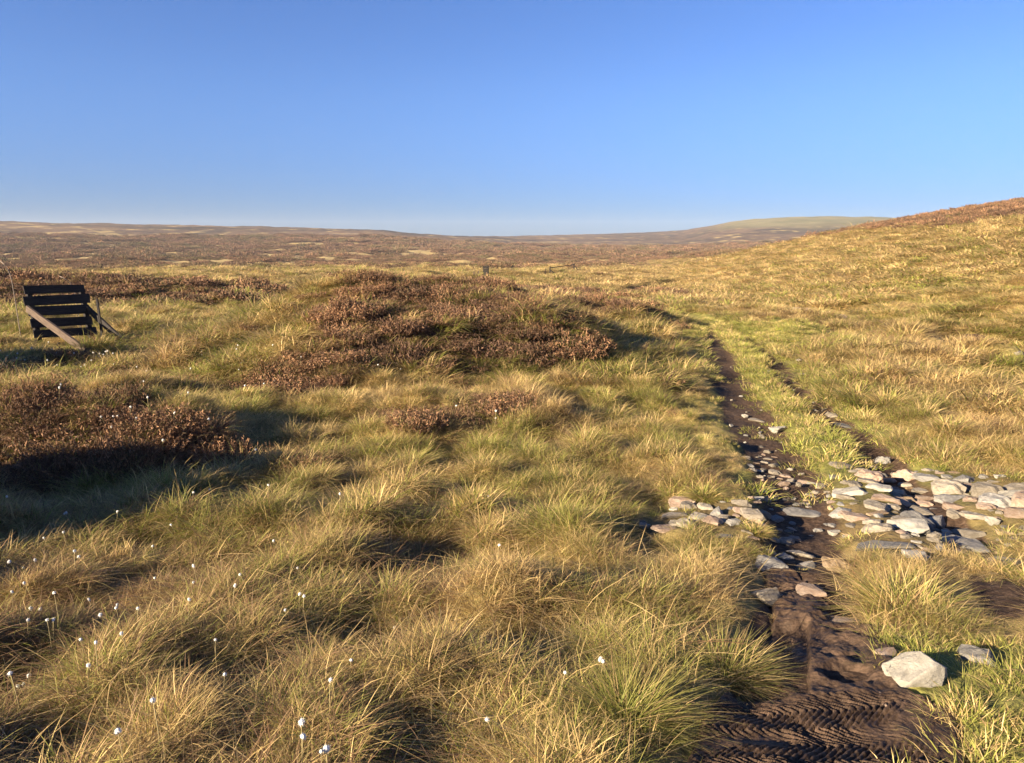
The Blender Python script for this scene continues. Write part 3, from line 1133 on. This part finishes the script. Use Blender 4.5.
def build_stones():
    taken = STONES
    named = [
        # px, py, width px, material, variant, rz, flat, label
        ('boulder', 915, 677, 53, 'white', 1, .25, .95, 'big white angular boulder at the right edge of the churned mud', 'boulder'),
        ('stone', 978, 662, 38, 'grey', 0, -.9, 1.0, 'grey stone half buried in turf right of the white boulder', 'stone'),
        ('stone', 888, 655, 27, 'pink', 1, .1, .6, 'tan stone tucked behind the left side of the white boulder', 'stone'),
        ('flagstone', 839, 624, 54, 'pink', 2, .1, .45, 'flat brown slab in the peat behind the tyre prints', 'stone'),
        ('stone', 769, 600, 38, 'pale', 1, .1, .9, 'pale domed stone on the grass edge above the sunken mud', 'stone'),
        ('stone', 782, 645, 20, 'grey', 3, .2, .7, 'small grey stone lying in the shaded sunken peat strip', 'stone'),
        ('stone', 773, 567, 40, 'grey', 3, -.1, .8, 'smooth grey stone left of the pale pointed stone', 'stone'),
        ('stone', 801, 555, 30, 'pale', 2, -.7, .55, 'narrow pale pointed stone slanting across the dark peat', 'stone'),
        ('stone', 836, 570, 36, 'ochre', 4, .3, .8, 'rounded ochre stone at the near right end of the peat gap', 'stone'),
        ('stone', 812, 594, 34, 'pink', 3, .0, .6, 'brown grey stone half sunk between grass and peat', 'stone'),
        ('stone', 808, 568, 26, 'grey', 1, .2, .6, 'grey stone just behind the brown sunk stone', 'stone'),
        ('flagstone', 798, 514, 52, 'grey', 2, -.25, .35, 'large flat grey slab in the left rut with pale veins', 'stone'),
        ('flagstone', 884, 547, 62, 'grey', 2, -.1, .35, 'long grey slab along the near edge of the cobbles', 'stone'),
        ('stone', 917, 557, 28, 'grey', 1, -.3, .6, 'grey wedge stone in grass right of the long slab', 'stone'),
        ('flagstone', 963, 548, 64, 'grey', 0, -.65, .4, 'broad dark ribbed slab sloping down towards the right corner', 'stone'),
        ('flagstone', 1008, 563, 42, 'pale', 2, .0, .4, 'thin pale slab lying flat at the right edge of the picture', 'stone'),
        ('flagstone', 683, 503, 34, 'pink', 3, .2, .5, 'brown slab topmost at the left end of the stone crossing', 'stone'),
        ('stone', 674, 517, 34, 'pale', 2, .2, .7, 'pale slab leaning beside the left end of the crossing', 'stone'),
        ('stone', 645, 527, 14, 'white', 4, .2, .9, 'small white stone, furthest left in the crossing', 'stone'),
        ('stone', 666, 530, 30, 'pink', 0, .1, .5, 'tan slab below the pale leaning slab', 'stone'),
        ('stone', 718, 515, 22, 'grey', 1, .9, 1.0, 'upright grey stone beside the pale lump at the crossing left', 'stone'),
        ('stone', 753, 517, 30, 'pale', 0, -.35, .8, 'pale wedge stone between the grey upright and the large slab', 'stone'),
        ('stone', 733, 524, 17, 'grey', 4, .3, .8, 'little grey stone at the foot of the upright one', 'stone'),
        ('stone', 741, 511, 18, 'pink', 3, .3, .7, 'pinkish stone behind the pale wedge stone', 'stone'),
        ('stone', 724, 537, 22, 'grey', 2, .1, .6, 'low grey stone shaded by grass at the crossing front', 'stone'),
        ('stone', 776, 520, 17, 'grey', 0, .2, .8, 'grey stone against the left corner of the large slab', 'stone'),
        ('stone', 842, 467, 24, 'pale', 0, -.1, .6, 'pale flat stone alone at the grass edge of the crossing', 'stone'),
        ('stone', 882, 463, 17, 'grey', 4, -.4, 1.0, 'grey block standing at the far tip of the cobbles', 'stone'),
        ('stone', 988, 497, 28, 'pale', 5, -.3, 1.0, 'large pale block at the upper right of the cobbles', 'boulder'),
        ('stone', 1013, 500, 24, 'white', 1, -.3, 1.0, 'pale block near the right edge behind the cobbles', 'stone'),
        ('stone', 983, 491, 14, 'ochre', 4, .9, 1.1, 'ochre stone leaning against the large pale block', 'stone'),
        ('stone', 992, 523, 16, 'white', 4, .1, .9, 'round whitish stone right of the cobble pavement', 'stone'),
        ('stone', 779, 432, 20, 'white', 5, -.1, .7, 'white stone at the lower end of the left rut', 'stone'),
        ('stone', 757, 421, 20, 'pale', 2, -.3, .5, 'pale flat stone inside the left rut', 'stone'),
        ('stone', 745, 417, 9, 'white', 4, .3, .8, 'white pebble beside the flat stone in the left rut', 'stone'),
        ('stone', 775, 466, 14, 'pale', 1, .3, .6, 'pale stone where the left rut meets the crossing', 'stone'),
        ('flagstone', 846, 427, 30, 'grey', 2, -.4, .35, 'grey slab bared in the bed of the right rut', 'stone'),
        ('stone', 832, 416, 18, 'pale', 3, -.4, .5, 'pale slab higher up the right rut', 'stone'),
        ('stone', 806, 375, 16, 'pale', 2, -.1, .5, 'flat pale stone in the middle of the right rut', 'stone'),
        ('stone', 799, 361, 7, 'white', 4, -.1, .7, 'tiny white stone beside the right rut', 'stone'),
        ('stone', 1020, 354, 10, 'pale', 1, 0, .8, 'pale stone under the dark peat bank at right', 'stone'),
    ]
    for n, px, py, wp, kd, v, rz, fl, lb, ct in named:
        taken.append(place_rock(n, px, py, wp, kd, v, lb, ct, None, rz, fl))
    # cobbles packed into the crossing
    g = random.Random(5)
    k = 0
    lo, hi = CROSS.min(0), CROSS.max(0)
    main = line([(862, 462), (900, 468), (960, 478), (1040, 496), (1040, 530), (985, 535), (930, 540), (880, 535), (850, 520), (838, 500), (858, 480)])
    leftp = line([(648, 528), (690, 505), (735, 508), (770, 512), (770, 530), (740, 545), (700, 535)])
    for size_lo, size_hi, tries in ((.26, .38, 900), (.16, .26, 2600), (.09, .16, 3500), (.055, .09, 3000)):
        for _ in range(tries):
            if k >= 235:
                break
            x, y = g.uniform(lo[0], hi[0]), g.uniform(lo[1], hi[1])
            inm = inpoly(np.array([x]), np.array([y]), main)[0]
            inl = inpoly(np.array([x]), np.array([y]), leftp)[0]
            ina = inpoly(np.array([x]), np.array([y]), CROSS)[0]
            if not ina or (not inm and not inl and (size_hi > .16 or g.random() < .75)):
                continue
            if inl and not inm and size_hi > .3:
                continue
            s = g.uniform(size_lo, size_hi)
            if any(math.hypot(x - a, y - b) < .385 * (s + c) for a, b, c in taken):
                continue
            kd = g.choices(('pale', 'pink', 'grey', 'ochre', 'white'), (6, 3, 2, 1.0, 1.2))[0]
            place_rock('cobble', 0, 0, 0, kd, g.randrange(6), 'pale angular cobble packed among others in the stone crossing of the track',
                       'stone', 'cobbles packed across the track', -.35 + g.gauss(0, .5), g.uniform(.55, .95), g.uniform(.36, .48), (x, y), s, g.uniform(.75, 1.25))
            taken.append((x, y, s))
            k += 1
    # pebbles in the ruts
    for P, t0, t1, n in ((RUT_L, 4, 9, 40), (RUT_R, 3, 8, 26)):
        for _ in range(n):
            t = g.uniform(t0, t1)
            i = int(t)
            a, b = P[i], P[min(i + 1, len(P) - 1)]
            x = a[0] + (b[0] - a[0]) * (t - i) + g.gauss(0, .13)
            y = a[1] + (b[1] - a[1]) * (t - i) + g.gauss(0, .13)
            s = g.uniform(.03, .11)
            if any(math.hypot(x - c, y - d) < .5 * (s + e) for c, d, e in taken):
                continue
            place_rock('pebble', 0, 0, 0, g.choice(('pale', 'white', 'pale', 'grey')), g.randrange(6),
                       'small pale pebble lying in the peaty wheel rut', 'pebble', 'pebbles in the wheel ruts', g.uniform(0, 6), 1, .2, (x, y), s)
            taken.append((x, y, s))
    # bits of stone in the mud
    for (px, py, wp) in ((859, 704, 14), (907, 738, 5), (848, 651, 6), (880, 696, 8), (900, 694, 6), (870, 690, 5), (843, 655, 5), (885, 708, 5)):
        place_rock('pebble', px, py, wp, 'pink', g.randrange(6), 'little tan pebble pressed into the muddy tyre prints', 'pebble',
                   'pebbles in the front mud', g.uniform(0, 6), .7, .2)
    # line of stones at the foot of the slope
    for i, (px, py, wp) in enumerate(((797, 310, 10), (808, 311, 8), (817, 313, 9), (827, 314, 10), (834, 317, 7), (842, 319, 10), (851, 321, 7), (857, 319, 7), (765, 306, 7))):
        place_rock('stone', px, py, wp, ('pale', 'pink')[i % 2], i, 'pale stone in the short broken row below the grassy slope', 'stone',
                   'row of stones below the slope', g.uniform(-.5, .5), .8, .1)
        taken.append((*G0(px, py, h_full), .5))


# ------------------------------------------------------------------ timber things
def box_mesh(name, p0, p1, wdt, thk, material, up=(0, 0, 1), bev=.004):
    """a plank from p0 to p1: local x along it, wdt across (in the 'up' sense), thk through"""
    p0, p1, up = Vector(p0), Vector(p1), Vector(up)
    d = p1 - p0
    L = d.length
    d.normalize()
    n = d.cross(up).normalized()
    u = n.cross(d).normalized()
    bm = bmesh.new()
    bmesh.ops.create_cube(bm, size=1)
    for v in bm.verts:
        v.co = Vector((v.co.x * L, v.co.y * thk, v.co.z * wdt))
    bmesh.ops.subdivide_edges(bm, edges=[e for e in bm.edges if abs(e.verts[0].co.x - e.verts[1].co.x) > .01], cuts=3)
    for v in bm.verts:
        v.co += Vector((random.uniform(-1, 1) * .002, random.uniform(-1, 1) * .003, random.uniform(-1, 1) * .004))
    bmesh.ops.bevel(bm, geom=[e for e in bm.edges if e.calc_face_angle(0) > 1], offset=bev, segments=1, affect='EDGES')
    me = bpy.data.meshes.new(name)
    bm.to_mesh(me)
    bm.free()
    me.materials.append(material)
    mid = (p0 + p1) / 2
    mw = Matrix((d, n, u)).transposed().to_4x4()
    mw.translation = mid
    return me, mw


def plank(name, parent, p0, p1, wdt, thk, material, up=(0, 0, 1)):
    me, mw = box_mesh(name, p0, p1, wdt, thk, material, up)
    o = link(name, me)
    if parent:
        o.parent = parent
        o.matrix_local = parent.matrix_basis.inverted() @ mw
    else:
        o.matrix_basis = mw
    return o


def empty(name, loc):
    o = bpy.data.objects.new(name, None)
    o.location = loc
    col.objects.link(o)
    return o


def tube_mesh(name, pts, rad, material, n=6):
    pts = [Vector(p) for p in pts]
    bm = bmesh.new()
    rings = []
    for i, p in enumerate(pts):
        d = (pts[min(i + 1, len(pts) - 1)] - pts[max(i - 1, 0)]).normalized()
        a = d.orthogonal().normalized()
        b = d.cross(a)
        rr = rad[i] if isinstance(rad, (list, tuple)) else rad
        rings.append([bm.verts.new(p + (a * math.cos(2 * math.pi * k / n) + b * math.sin(2 * math.pi * k / n)) * rr) for k in range(n)])
    for r0, r1 in zip(rings[:-1], rings[1:]):
        for k in range(n):
            bm.faces.new((r0[k], r0[(k + 1) % n], r1[(k + 1) % n], r1[k]))
    bm.faces.new(rings[0][::-1])
    bm.faces.new(rings[-1])
    bmesh.ops.recalc_face_normals(bm, faces=bm.faces[:])
    me = bpy.data.meshes.new(name)
    bm.to_mesh(me)
    bm.free()
    me.materials.append(material)
    for p in me.polygons:
        p.use_smooth = True
    return me


def build_hurdle():
    ax, ay = G0(41, 350)
    bx, by = G0(93, 344)
    sc_ = math.hypot(bx - ax, by - ay)
    a = Vector((ax, ay, gz(ax, ay)))
    b = Vector((bx, by, gz(bx, by)))
    dist = a.length
    px = dist / F                                  # metres per pixel here
    root = empty('timber_hurdle', (a + b) / 2)
    tag(root, 'dark slatted timber hurdle leaning on braces in the hollow at left', 'hurdle')
    bpy.context.view_layer.update()
    d = (b - a); d.z = 0; d.normalize()
    lean = Vector((-.20, .16, 1.0)).normalized()
    hgt = 52 * px
    nrm = d.cross(lean).normalized()
    for p, e in ((a, 1.0), (b, 1.05)):
        plank('post', root, p + lean * -.15, p + lean * hgt * e, .12, .09, M['blackwood'], up=d)
    n = 5
    sw = .222
    for k in range(n):
        z = hgt * (.30 + .70 * k / (n - 1)) - .06
        e0, e1 = random.uniform(.12, .2), random.uniform(.06, .16)
        if k == n - 1:
            e0, e1 = .14, .05
        z += random.uniform(-.02, .02)
        p0 = a + lean * (z + random.uniform(-.02, .02)) - d * e0 + nrm * .075
        p1 = b + lean * (z * 1.06) + d * e1 + nrm * .075
        plank('slat', root, p0, p1, sw * random.uniform(.9, 1.08), .028, M['blackwood'], up=lean)
    bd = Vector((.96, -.22, 0)).normalized()
    for p, m_, L in ((a, 'greywood', 1.32), (b, 'blackwood', .92)):  # braces toned apart: sunlight on the left one is put into its colour
        top = p + lean * hgt * .66 + nrm * .12 - d * .18 * (m_ == 'greywood')
        fx, fy = G0(86, 352, h_full) if m_ == 'greywood' else G0(127, 346, h_full)
        foot = Vector((fx, fy, gz(fx, fy) + .02))
        plank('brace', root, top, foot, .17, .06, M[m_], up=(0, 0, 1))
    q = a + bd * .55
    plank('peg', root, (q.x, q.y, gz(q.x, q.y) - .1), (q.x, q.y, gz(q.x, q.y) + .42), .05, .05, M['greywood'], up=d)
    # lone stake
    x, y = G0(104, 346)
    z = gz(x, y)
    o = plank('stake', None, (x, y, z - .2), (x - .06, y, z + 39 * px), .055, .045, M['blackwood'], up=(1, 0, 0))
    tag(o, 'thin dark stake upright beside the right brace of the timber hurdle', 'stake')
    # bent rods behind the hurdle
    for (qx, qy, top, hook, lb) in ((22, 345, 84, -.28, 'tall thin rod with bent tip rising at the left of the timber hurdle'),
                                    (82, 338, 74, -.36, 'thin curved rod rising behind the right part of the timber hurdle')):
        x, y = G0(qx, qy)
        z = gz(x, y)
        hh = top * px
        pts = [(x + .02 * math.sin(t * 3) + hook * max(0, t - .72) ** 2 * 12 - .10 * t, y, z - .1 + (hh + .1) * (t - max(0, t - .8) ** 2 * 1.6)) for t in [i / 14 for i in range(15)]]
        tag(link('bent_rod', tube_mesh('bent_rod', pts, .011, M['cane'])), lb, 'rod')


def build_far_things():
    # dark shooting box on the bog
    x, y = G0(486, 277, h_full)
    z = gz(x, y)
    px = math.hypot(x, y) / F
    root = empty('marker_box', (x, y, z))
    tag(root, 'small dark upright timber box standing far out on the straw bog', 'box')
    bpy.context.view_layer.update()
    hb_, wb = 11 * px, 4.6 * px
    for s in (-1, 1):
        plank('post', root, (x + s * wb * .5, y, z - .3), (x + s * wb * .5, y, z + hb_), .12, .12, M['blackwood'], up=(0, 1, 0))
    for k in range(4):
        zz = z + hb_ * (.25 + .2 * k)
        plank('board', root, (x - wb * .5, y - .08, zz), (x + wb * .5, y - .08, zz), hb_ * .185, .03, M['blackwood'], up=(0, 0, 1))
    plank('cap', root, (x - wb * .4, y - .02, z + hb_ + .03), (x + wb * .2, y - .02, z + hb_ + .03), .06, .2, M['greywood'], up=(0, 0, 1))
    for qx, hh, lb in ((474, 4, 'leftmost of two short posts left of the dark timber box'), (478.5, 4.5, 'short post close to the dark timber box')):
        xx, yy = G0(qx, 275.5, h_full)
        z2 = gz(xx, yy)
        o = plank('post', None, (xx, yy, z2 - .2), (xx, yy, z2 + hh * px), .13, .13, M['greywood'], up=(1, 0, 0))
        tag(o, lb, 'post')
    # fence with struts
    x0, y0 = G0(550, 275, h_full)
    x1, y1 = G0(574, 271, h_full)
    z0, z1 = gz(x0, y0), gz(x1, y1)
    px = math.hypot(x0, y0) / F
    root = empty('fence', (x0, y0, z0))
    tag(root, 'short run of dark post and rail fence with struts on far bog', 'fence')
    bpy.context.view_layer.update()
    h0 = 8.5 * px
    plank('post', root, (x0, y0, z0 - .3), (x0, y0, z0 + h0), .16, .16, M['blackwood'], up=(1, 0, 0))
    plank('strut', root, (x0 + .1, y0, z0 + h0 * .6), (x0 + 6.3 * px, y0, z0 - .1), .11, .11, M['blackwood'], up=(0, 1, 0))
    plank('post', root, (x1, y1, z1 - .3), (x1, y1, z1 + h0 * .9), .16, .16, M['blackwood'], up=(1, 0, 0))
    plank('strut', root, (x1 + .1, y1, z1 + h0 * .6), (x1 + 5.5 * px, y1, z1 - .1), .11, .11, M['blackwood'], up=(0, 1, 0))
    plank('rail', root, (x0, y0 + .12, z0 + h0 * .82), (x1, y1 + .12, z1 + h0 * .78), .11, .05, M['blackwood'], up=(0, 0, 1))
    plank('rail', root, (x0, y0 + .12, z0 + h0 * .4), (x1, y1 + .12, z1 + h0 * .38), .06, .04, M['greywood'], up=(0, 0, 1))
    plank('post', root, (x0 - 4.5 * px, y0 + .3, z0 - .2), (x0 - 4.5 * px, y0 + .3, z0 + h0 * .75), .08, .08, M['greywood'], up=(1, 0, 0))
    # bare shrubs
    for (qx, qy, hh, wd, seed, lb) in ((573, 268, 8, 14, 1, 'dark bare shrub directly behind the far fence'),
                                       (584, 267, 7, 8, 2, 'small dark shrub at the right end of the far fence'),
                                       (518, 266, 5, 9, 3, 'low dark shrub between the box and the fence'),
                                       (406, 262, 3.5, 8, 4, 'low dark bush alone on the moor left of the box')):
        x, y = G0(qx, qy, h_full)
        z = gz(x, y)
        px = math.hypot(x, y) / F
        root = empty('shrub', (x, y, z))
        tag(root, lb, 'shrub')
        g = random.Random(seed)
        bm_pts = []
        V, Q = [], []
        parts = heather_parts(700 + seed, 90, wd * px * .42, hh * px, .28 * px * 2, 10, .09 * px * 2)
        me = blade_mesh('twigs', parts, M['heather1'])
        o = link('twigs', me, root)
        for k in range(3):
            e = Vector((g.uniform(-1, 1) * wd * px * .3, g.uniform(-.5, .5), hh * px * .7))
            link('stem', tube_mesh('stem', [(0, 0, -.2), e * .5 + Vector((0, 0, .1)), e], [.09, .06, .03], M['bark']), root)


# ------------------------------------------------------------------ single plants
def tussock_mesh(name, seed, n, rad, lmin, lmax, width, tint, wind=(.15, .05), seeds=False):
    m = blade_material(name + '_blades', tint, False)
    parts = [blades(n, rad, lmin, lmax * .8, 1.0, .6, width, seed, wind=wind, seg=4, rnd=.45),
             blades(n // 2, rad * .7, lmax * .5, lmax, .8, .4, width * .8, seed + 1, wind=wind, seg=4, rnd=.35)]
    return blade_mesh(name, parts, m)


def build_single_plants():
    T = [  # px, py(base), radius px, height px, green, brown, value, label, name, cat, width
        (628, 720, 50, 92, .86, .05, .85, 'bright green dense rush tussock left of the mud, its top lit', 'rush_tussock'),
        (726, 668, 42, 72, .62, .12, .8, 'dark green shaggy tussock overhanging the left edge of the mud', 'grass_tussock'),
        (905, 610, 58, 60, .55, .08, 1.05, 'yellow green grass tussock standing between the two wheel tracks', 'grass_tussock'),
        (905, 340, 22, 30, .18, .12, 1.05, 'tawny tall tussock nearest the foot of the slope', 'grass_tussock'),
        (990, 374, 20, 34, .22, .05, 1.1, 'spiky golden tussock close to the right peat bank', 'grass_tussock'),
        (888, 410, 20, 34, .35, .05, 1.05, 'spiky straw tussock with green base right of the right rut', 'grass_tussock'),
        (857, 402, 15, 30, .42, .05, 1.05, 'narrow tussock with green base beside the right rut', 'grass_tussock'),
        (950, 440, 24, 26, .4, .1, 1.0, 'broad straw tussock above the cobbles at right', 'grass_tussock'),
        (300, 408, 17, 26, .4, .08, 1.1, 'pale round tussock among rusty heather on the left of the mound', 'grass_tussock'),
        (243, 402, 13, 20, .62, .03, 1.15, 'bright yellow green small tussock left of the rusty heather', 'grass_tussock'),
        (545, 360, 11, 18, .3, .05, 1.15, 'pale cone shaped tussock in front of the dark mound heather', 'grass_tussock'),
        (470, 358, 12, 16, .3, .05, 1.1, 'pale tussock in the middle of the mound heather', 'grass_tussock'),
        (595, 405, 22, 20, .8, .02, .95, 'deep green low tussock below the dark heather shadow', 'grass_tussock'),
        (410, 470, 34, 34, .75, .04, .95, 'green tussock under the small heather patch in the centre', 'grass_tussock'),
        (245, 470, 36, 50, .35, .12, 1.05, 'tall straw tussock at the edge of the left shadow', 'grass_tussock'),
        (705, 500, 16, 26, .65, .03, 1.05, 'small upright green tuft at the left end of the crossing', 'grass_tussock'),
        (755, 535, 16, 20, .55, .05, 1.05, 'little grass tuft growing between the crossing stones', 'grass_tussock'),
    ]
    for i, (px, py, rp, hp, g_, b_, v_, lb, nm) in enumerate(T):
        x, y = G0(px, py)
        z = gz(x, y)
        k = math.sqrt(x * x + y * y + (CAM_Z - z) ** 2) / F
        wd = max(.0032, .75 * k)
        n = int(min(900, 320 + 9 * rp))
        me = tussock_mesh(nm, 800 + i, n, rp * k * .45, hp * k * .35, hp * k * .88, wd, (g_, b_, v_))
        o = link(nm, me)
        o.location = (x, y, z)
        tag(o, lb, 'rushes' if nm == 'rush_tussock' else 'grass tussock')
    Hs = [(105, 452, 62, 40, 'rusty heather bush on the shaded mound in the left foreground'),
          (165, 432, 34, 26, 'dark heather bush at the right end of the left foreground mound'),
          (508, 412, 26, 24, 'small dark heather bush alone on the low central hummock'),
          (418, 438, 24, 20, 'low reddish heather bush left of the small dark one'),
          (572, 356, 30, 30, 'dark heather bush at the right end of the front mound ridge'),
          (642, 313, 16, 14, 'last heather bush at the right tip of the rear ridge'),
          (285, 395, 26, 30, 'reddish heather bush left of the pale round tussock'),
          (255, 296, 26, 16, 'dark shaded heather bush on the bank behind the hollow')]
    for i, (px, py, rp, hp, lb) in enumerate(Hs):
        x, y = G0(px, py)
        z = gz(x, y)
        k = math.sqrt(x * x + y * y + (CAM_Z - z) ** 2) / F
        me = blade_mesh('heather_bush', heather_parts(900 + i, 330, rp * k, hp * k, max(.03, 2.4 * k), 14, max(.0035, .35 * k)), M['heather1'])
        o = link('heather_bush', me)
        o.location = (x, y, z)
        tag(o, lb, 'heather')


# ------------------------------------------------------------------ cotton grass
def build_cotton():
    heads = []
    for s in range(3):
        bm = bmesh.new()
        bmesh.ops.create_icosphere(bm, subdivisions=3, radius=.85)
        for v in bm.verts:
            n = float(perlin(np.array([v.co.x * 3 + v.co.z * 2]), np.array([v.co.y * 3 - v.co.z]), 60 + s)[0])
            v.co *= 1 + .22 * n + random.uniform(-.12, .12)
            v.co.z *= 1.15
        for _ in range(110):
            d = Vector((random.gauss(0, 1), random.gauss(0, 1), random.gauss(0, 1))).normalized()
            sd = d.orthogonal().normalized() * .07
            ln = random.uniform(1.15, 1.75)
            bm.faces.new([bm.verts.new(q) for q in (d * .7 - sd, d * .7 + sd, d * ln)])
        me = bpy.data.meshes.new('fluff_head')
        bm.to_mesh(me)
        bm.free()
        me.materials.append(M['cotton'])
        for p in me.polygons:
            p.use_smooth = True
        heads.append(me)
    stems = []
    for s in range(5):
        a = random.uniform(-.5, .7)
        c = random.uniform(-.3, .3)
        pts = [(a * t * t * .5, c * t * t * .4, t) for t in (0, .25, .5, .75, .9, 1)]
        stems.append((tube_mesh('stem', pts, .0028 / .3, M['stem'], 4), pts[-1]))
    P = [(128, 757, 6), (163, 733, 5), (303, 729, 7), (303, 742, 6), (329, 755, 8), (387, 757, 7), (323, 752, 4), (350, 657, 3), (27, 643, 4), (55, 619, 3),
         (30, 620, 3), (118, 586, 3), (140, 619, 3), (49, 529, 2), (68, 529, 2), (77, 557, 3), (88, 547, 3), (40, 587, 4), (31, 591, 3), (32, 597, 3.5), (20, 557, 3),
         (36, 549, 2.5), (1, 512, 3), (8, 516, 2.5), (124, 627, 3), (155, 534, 2.5), (178, 515, 2), (215, 487, 2), (255, 438, 2.5), (213, 428, 2.5), (283, 553, 2.5),
         (342, 560, 2), (600, 660, 3), (608, 659, 3), (497, 710, 3), (498, 575, 2), (392, 606, 2), (288, 605, 2.5), (495, 415, 2.5), (495, 408, 2), (455, 392, 2), (164, 443, 3),
         (108, 409, 2), (113, 409, 2), (118, 410, 2), (131, 405, 2), (138, 421, 2), (110, 416, 2), (150, 405, 2), (68, 386, 2), (60, 390, 2), (170, 346, 2), (172, 349, 2), (137, 363, 2), (136, 372, 2),
         (202, 349, 2), (205, 347, 2), (210, 350, 2), (193, 368, 1.6), (4, 374, 2.5), (8, 353, 2), (3, 352, 2), (18, 357, 2.5), (26, 360, 2.3), (19, 356, 2), (28, 362, 2.4), (33, 363, 2),
         (45, 364, 2), (49, 366, 2), (75, 360, 2), (80, 357, 2), (82, 362, 2), (60, 365, 2), (10, 375, 2), (36, 352, 1.8), (100, 352, 1.8), (22, 655, 3), (300, 598, 2), (245, 386, 2), (269, 385, 1.6), (175, 425, 2), (190, 400, 1.6)]
    g = random.Random(9)
    for _ in range(28):
        P.append((g.gauss(90, 60), g.gauss(358, 8), g.uniform(1.2, 2)))
    for _ in range(34):
        P.append((abs(g.gauss(150, 160)), g.uniform(490, 700), g.uniform(1.4, 2.6)))
    for _ in range(12):
        P.append((g.gauss(230, 60), g.gauss(365, 12), g.uniform(1.1, 1.7)))
    for i, (px, py, wp) in enumerate(P):
        if px < 2:
            px = 3 + i % 40
        x, y = G0(px, py + 14 * (1 + (py - 340) / 200))
        z = gz(x, y)
        k = math.sqrt(x * x + y * y + (CAM_Z - z) ** 2) / F
        L = max(.17 if py > 480 else .15, min(.24, 20 * k)) * g.uniform(.8, 1.1)
        root = empty('cotton_grass', (x, y, z))
        root.rotation_euler = (0, 0, g.uniform(-.9, .9))
        if py > 700 and px > 290:
            lb, gp = 'large white cotton grass head low in the left foreground grass', 'cotton grass heads at the front'
        elif py > 480:
            lb, gp = 'white cotton grass head on a thin stalk in the foreground grass', 'cotton grass in the foreground'
        elif py > 380:
            lb, gp = 'small white cotton grass head beside the heather of the left mound', 'cotton grass by the left mound'
        else:
            lb, gp = 'tiny white cotton grass head in the wet hollow near the hurdle', 'cotton grass in the hollow'
        tag(root, lb, 'cotton grass', gp)
        me, tip = stems[g.randrange(5)]
        st = link('stem', me, root)
        st.scale = (L, L, L)
        hd = link('fluff_head', heads[g.randrange(3)], root)
        r = min(.013, max(.007, wp * k * .4))
        hd.scale = (r, r, r * g.uniform(.9, 1.4))
        hd.location = (tip[0] * L, tip[1] * L, tip[2] * L)
        hd.rotation_euler = (g.uniform(-.6, .6), g.uniform(-.6, .6), g.uniform(0, 6))


# ------------------------------------------------------------------ haze
def build_haze(density=.00011):
    me = bpy.data.meshes.new('haze')
    bm = bmesh.new()
    bmesh.ops.create_cube(bm, size=2)
    for v in bm.verts:
        v.co = Vector((v.co.x * 2750, v.co.y * 2750, -60 if v.co.z < 0 else 72))
    bm.to_mesh(me)
    bm.free()
    m = bpy.data.materials.new('haze')
    m.use_nodes = True
    t = m.node_tree
    t.nodes.remove(t.nodes['Principled BSDF'])
    v = t.nodes.new('ShaderNodeVolumePrincipled')
    v.inputs['Color'].default_value = (.86, .9, 1, 1)
    v.inputs['Density'].default_value = density
    t.links.new(v.outputs[0], t.nodes['Material Output'].inputs['Volume'])
    me.materials.append(m)
    tag(link('haze', me), kind='stuff')


build_ground()
build_mud()
build_stones()
build_grass()
build_heather()
build_hurdle()
build_far_things()
build_single_plants()
build_cotton()
build_haze()
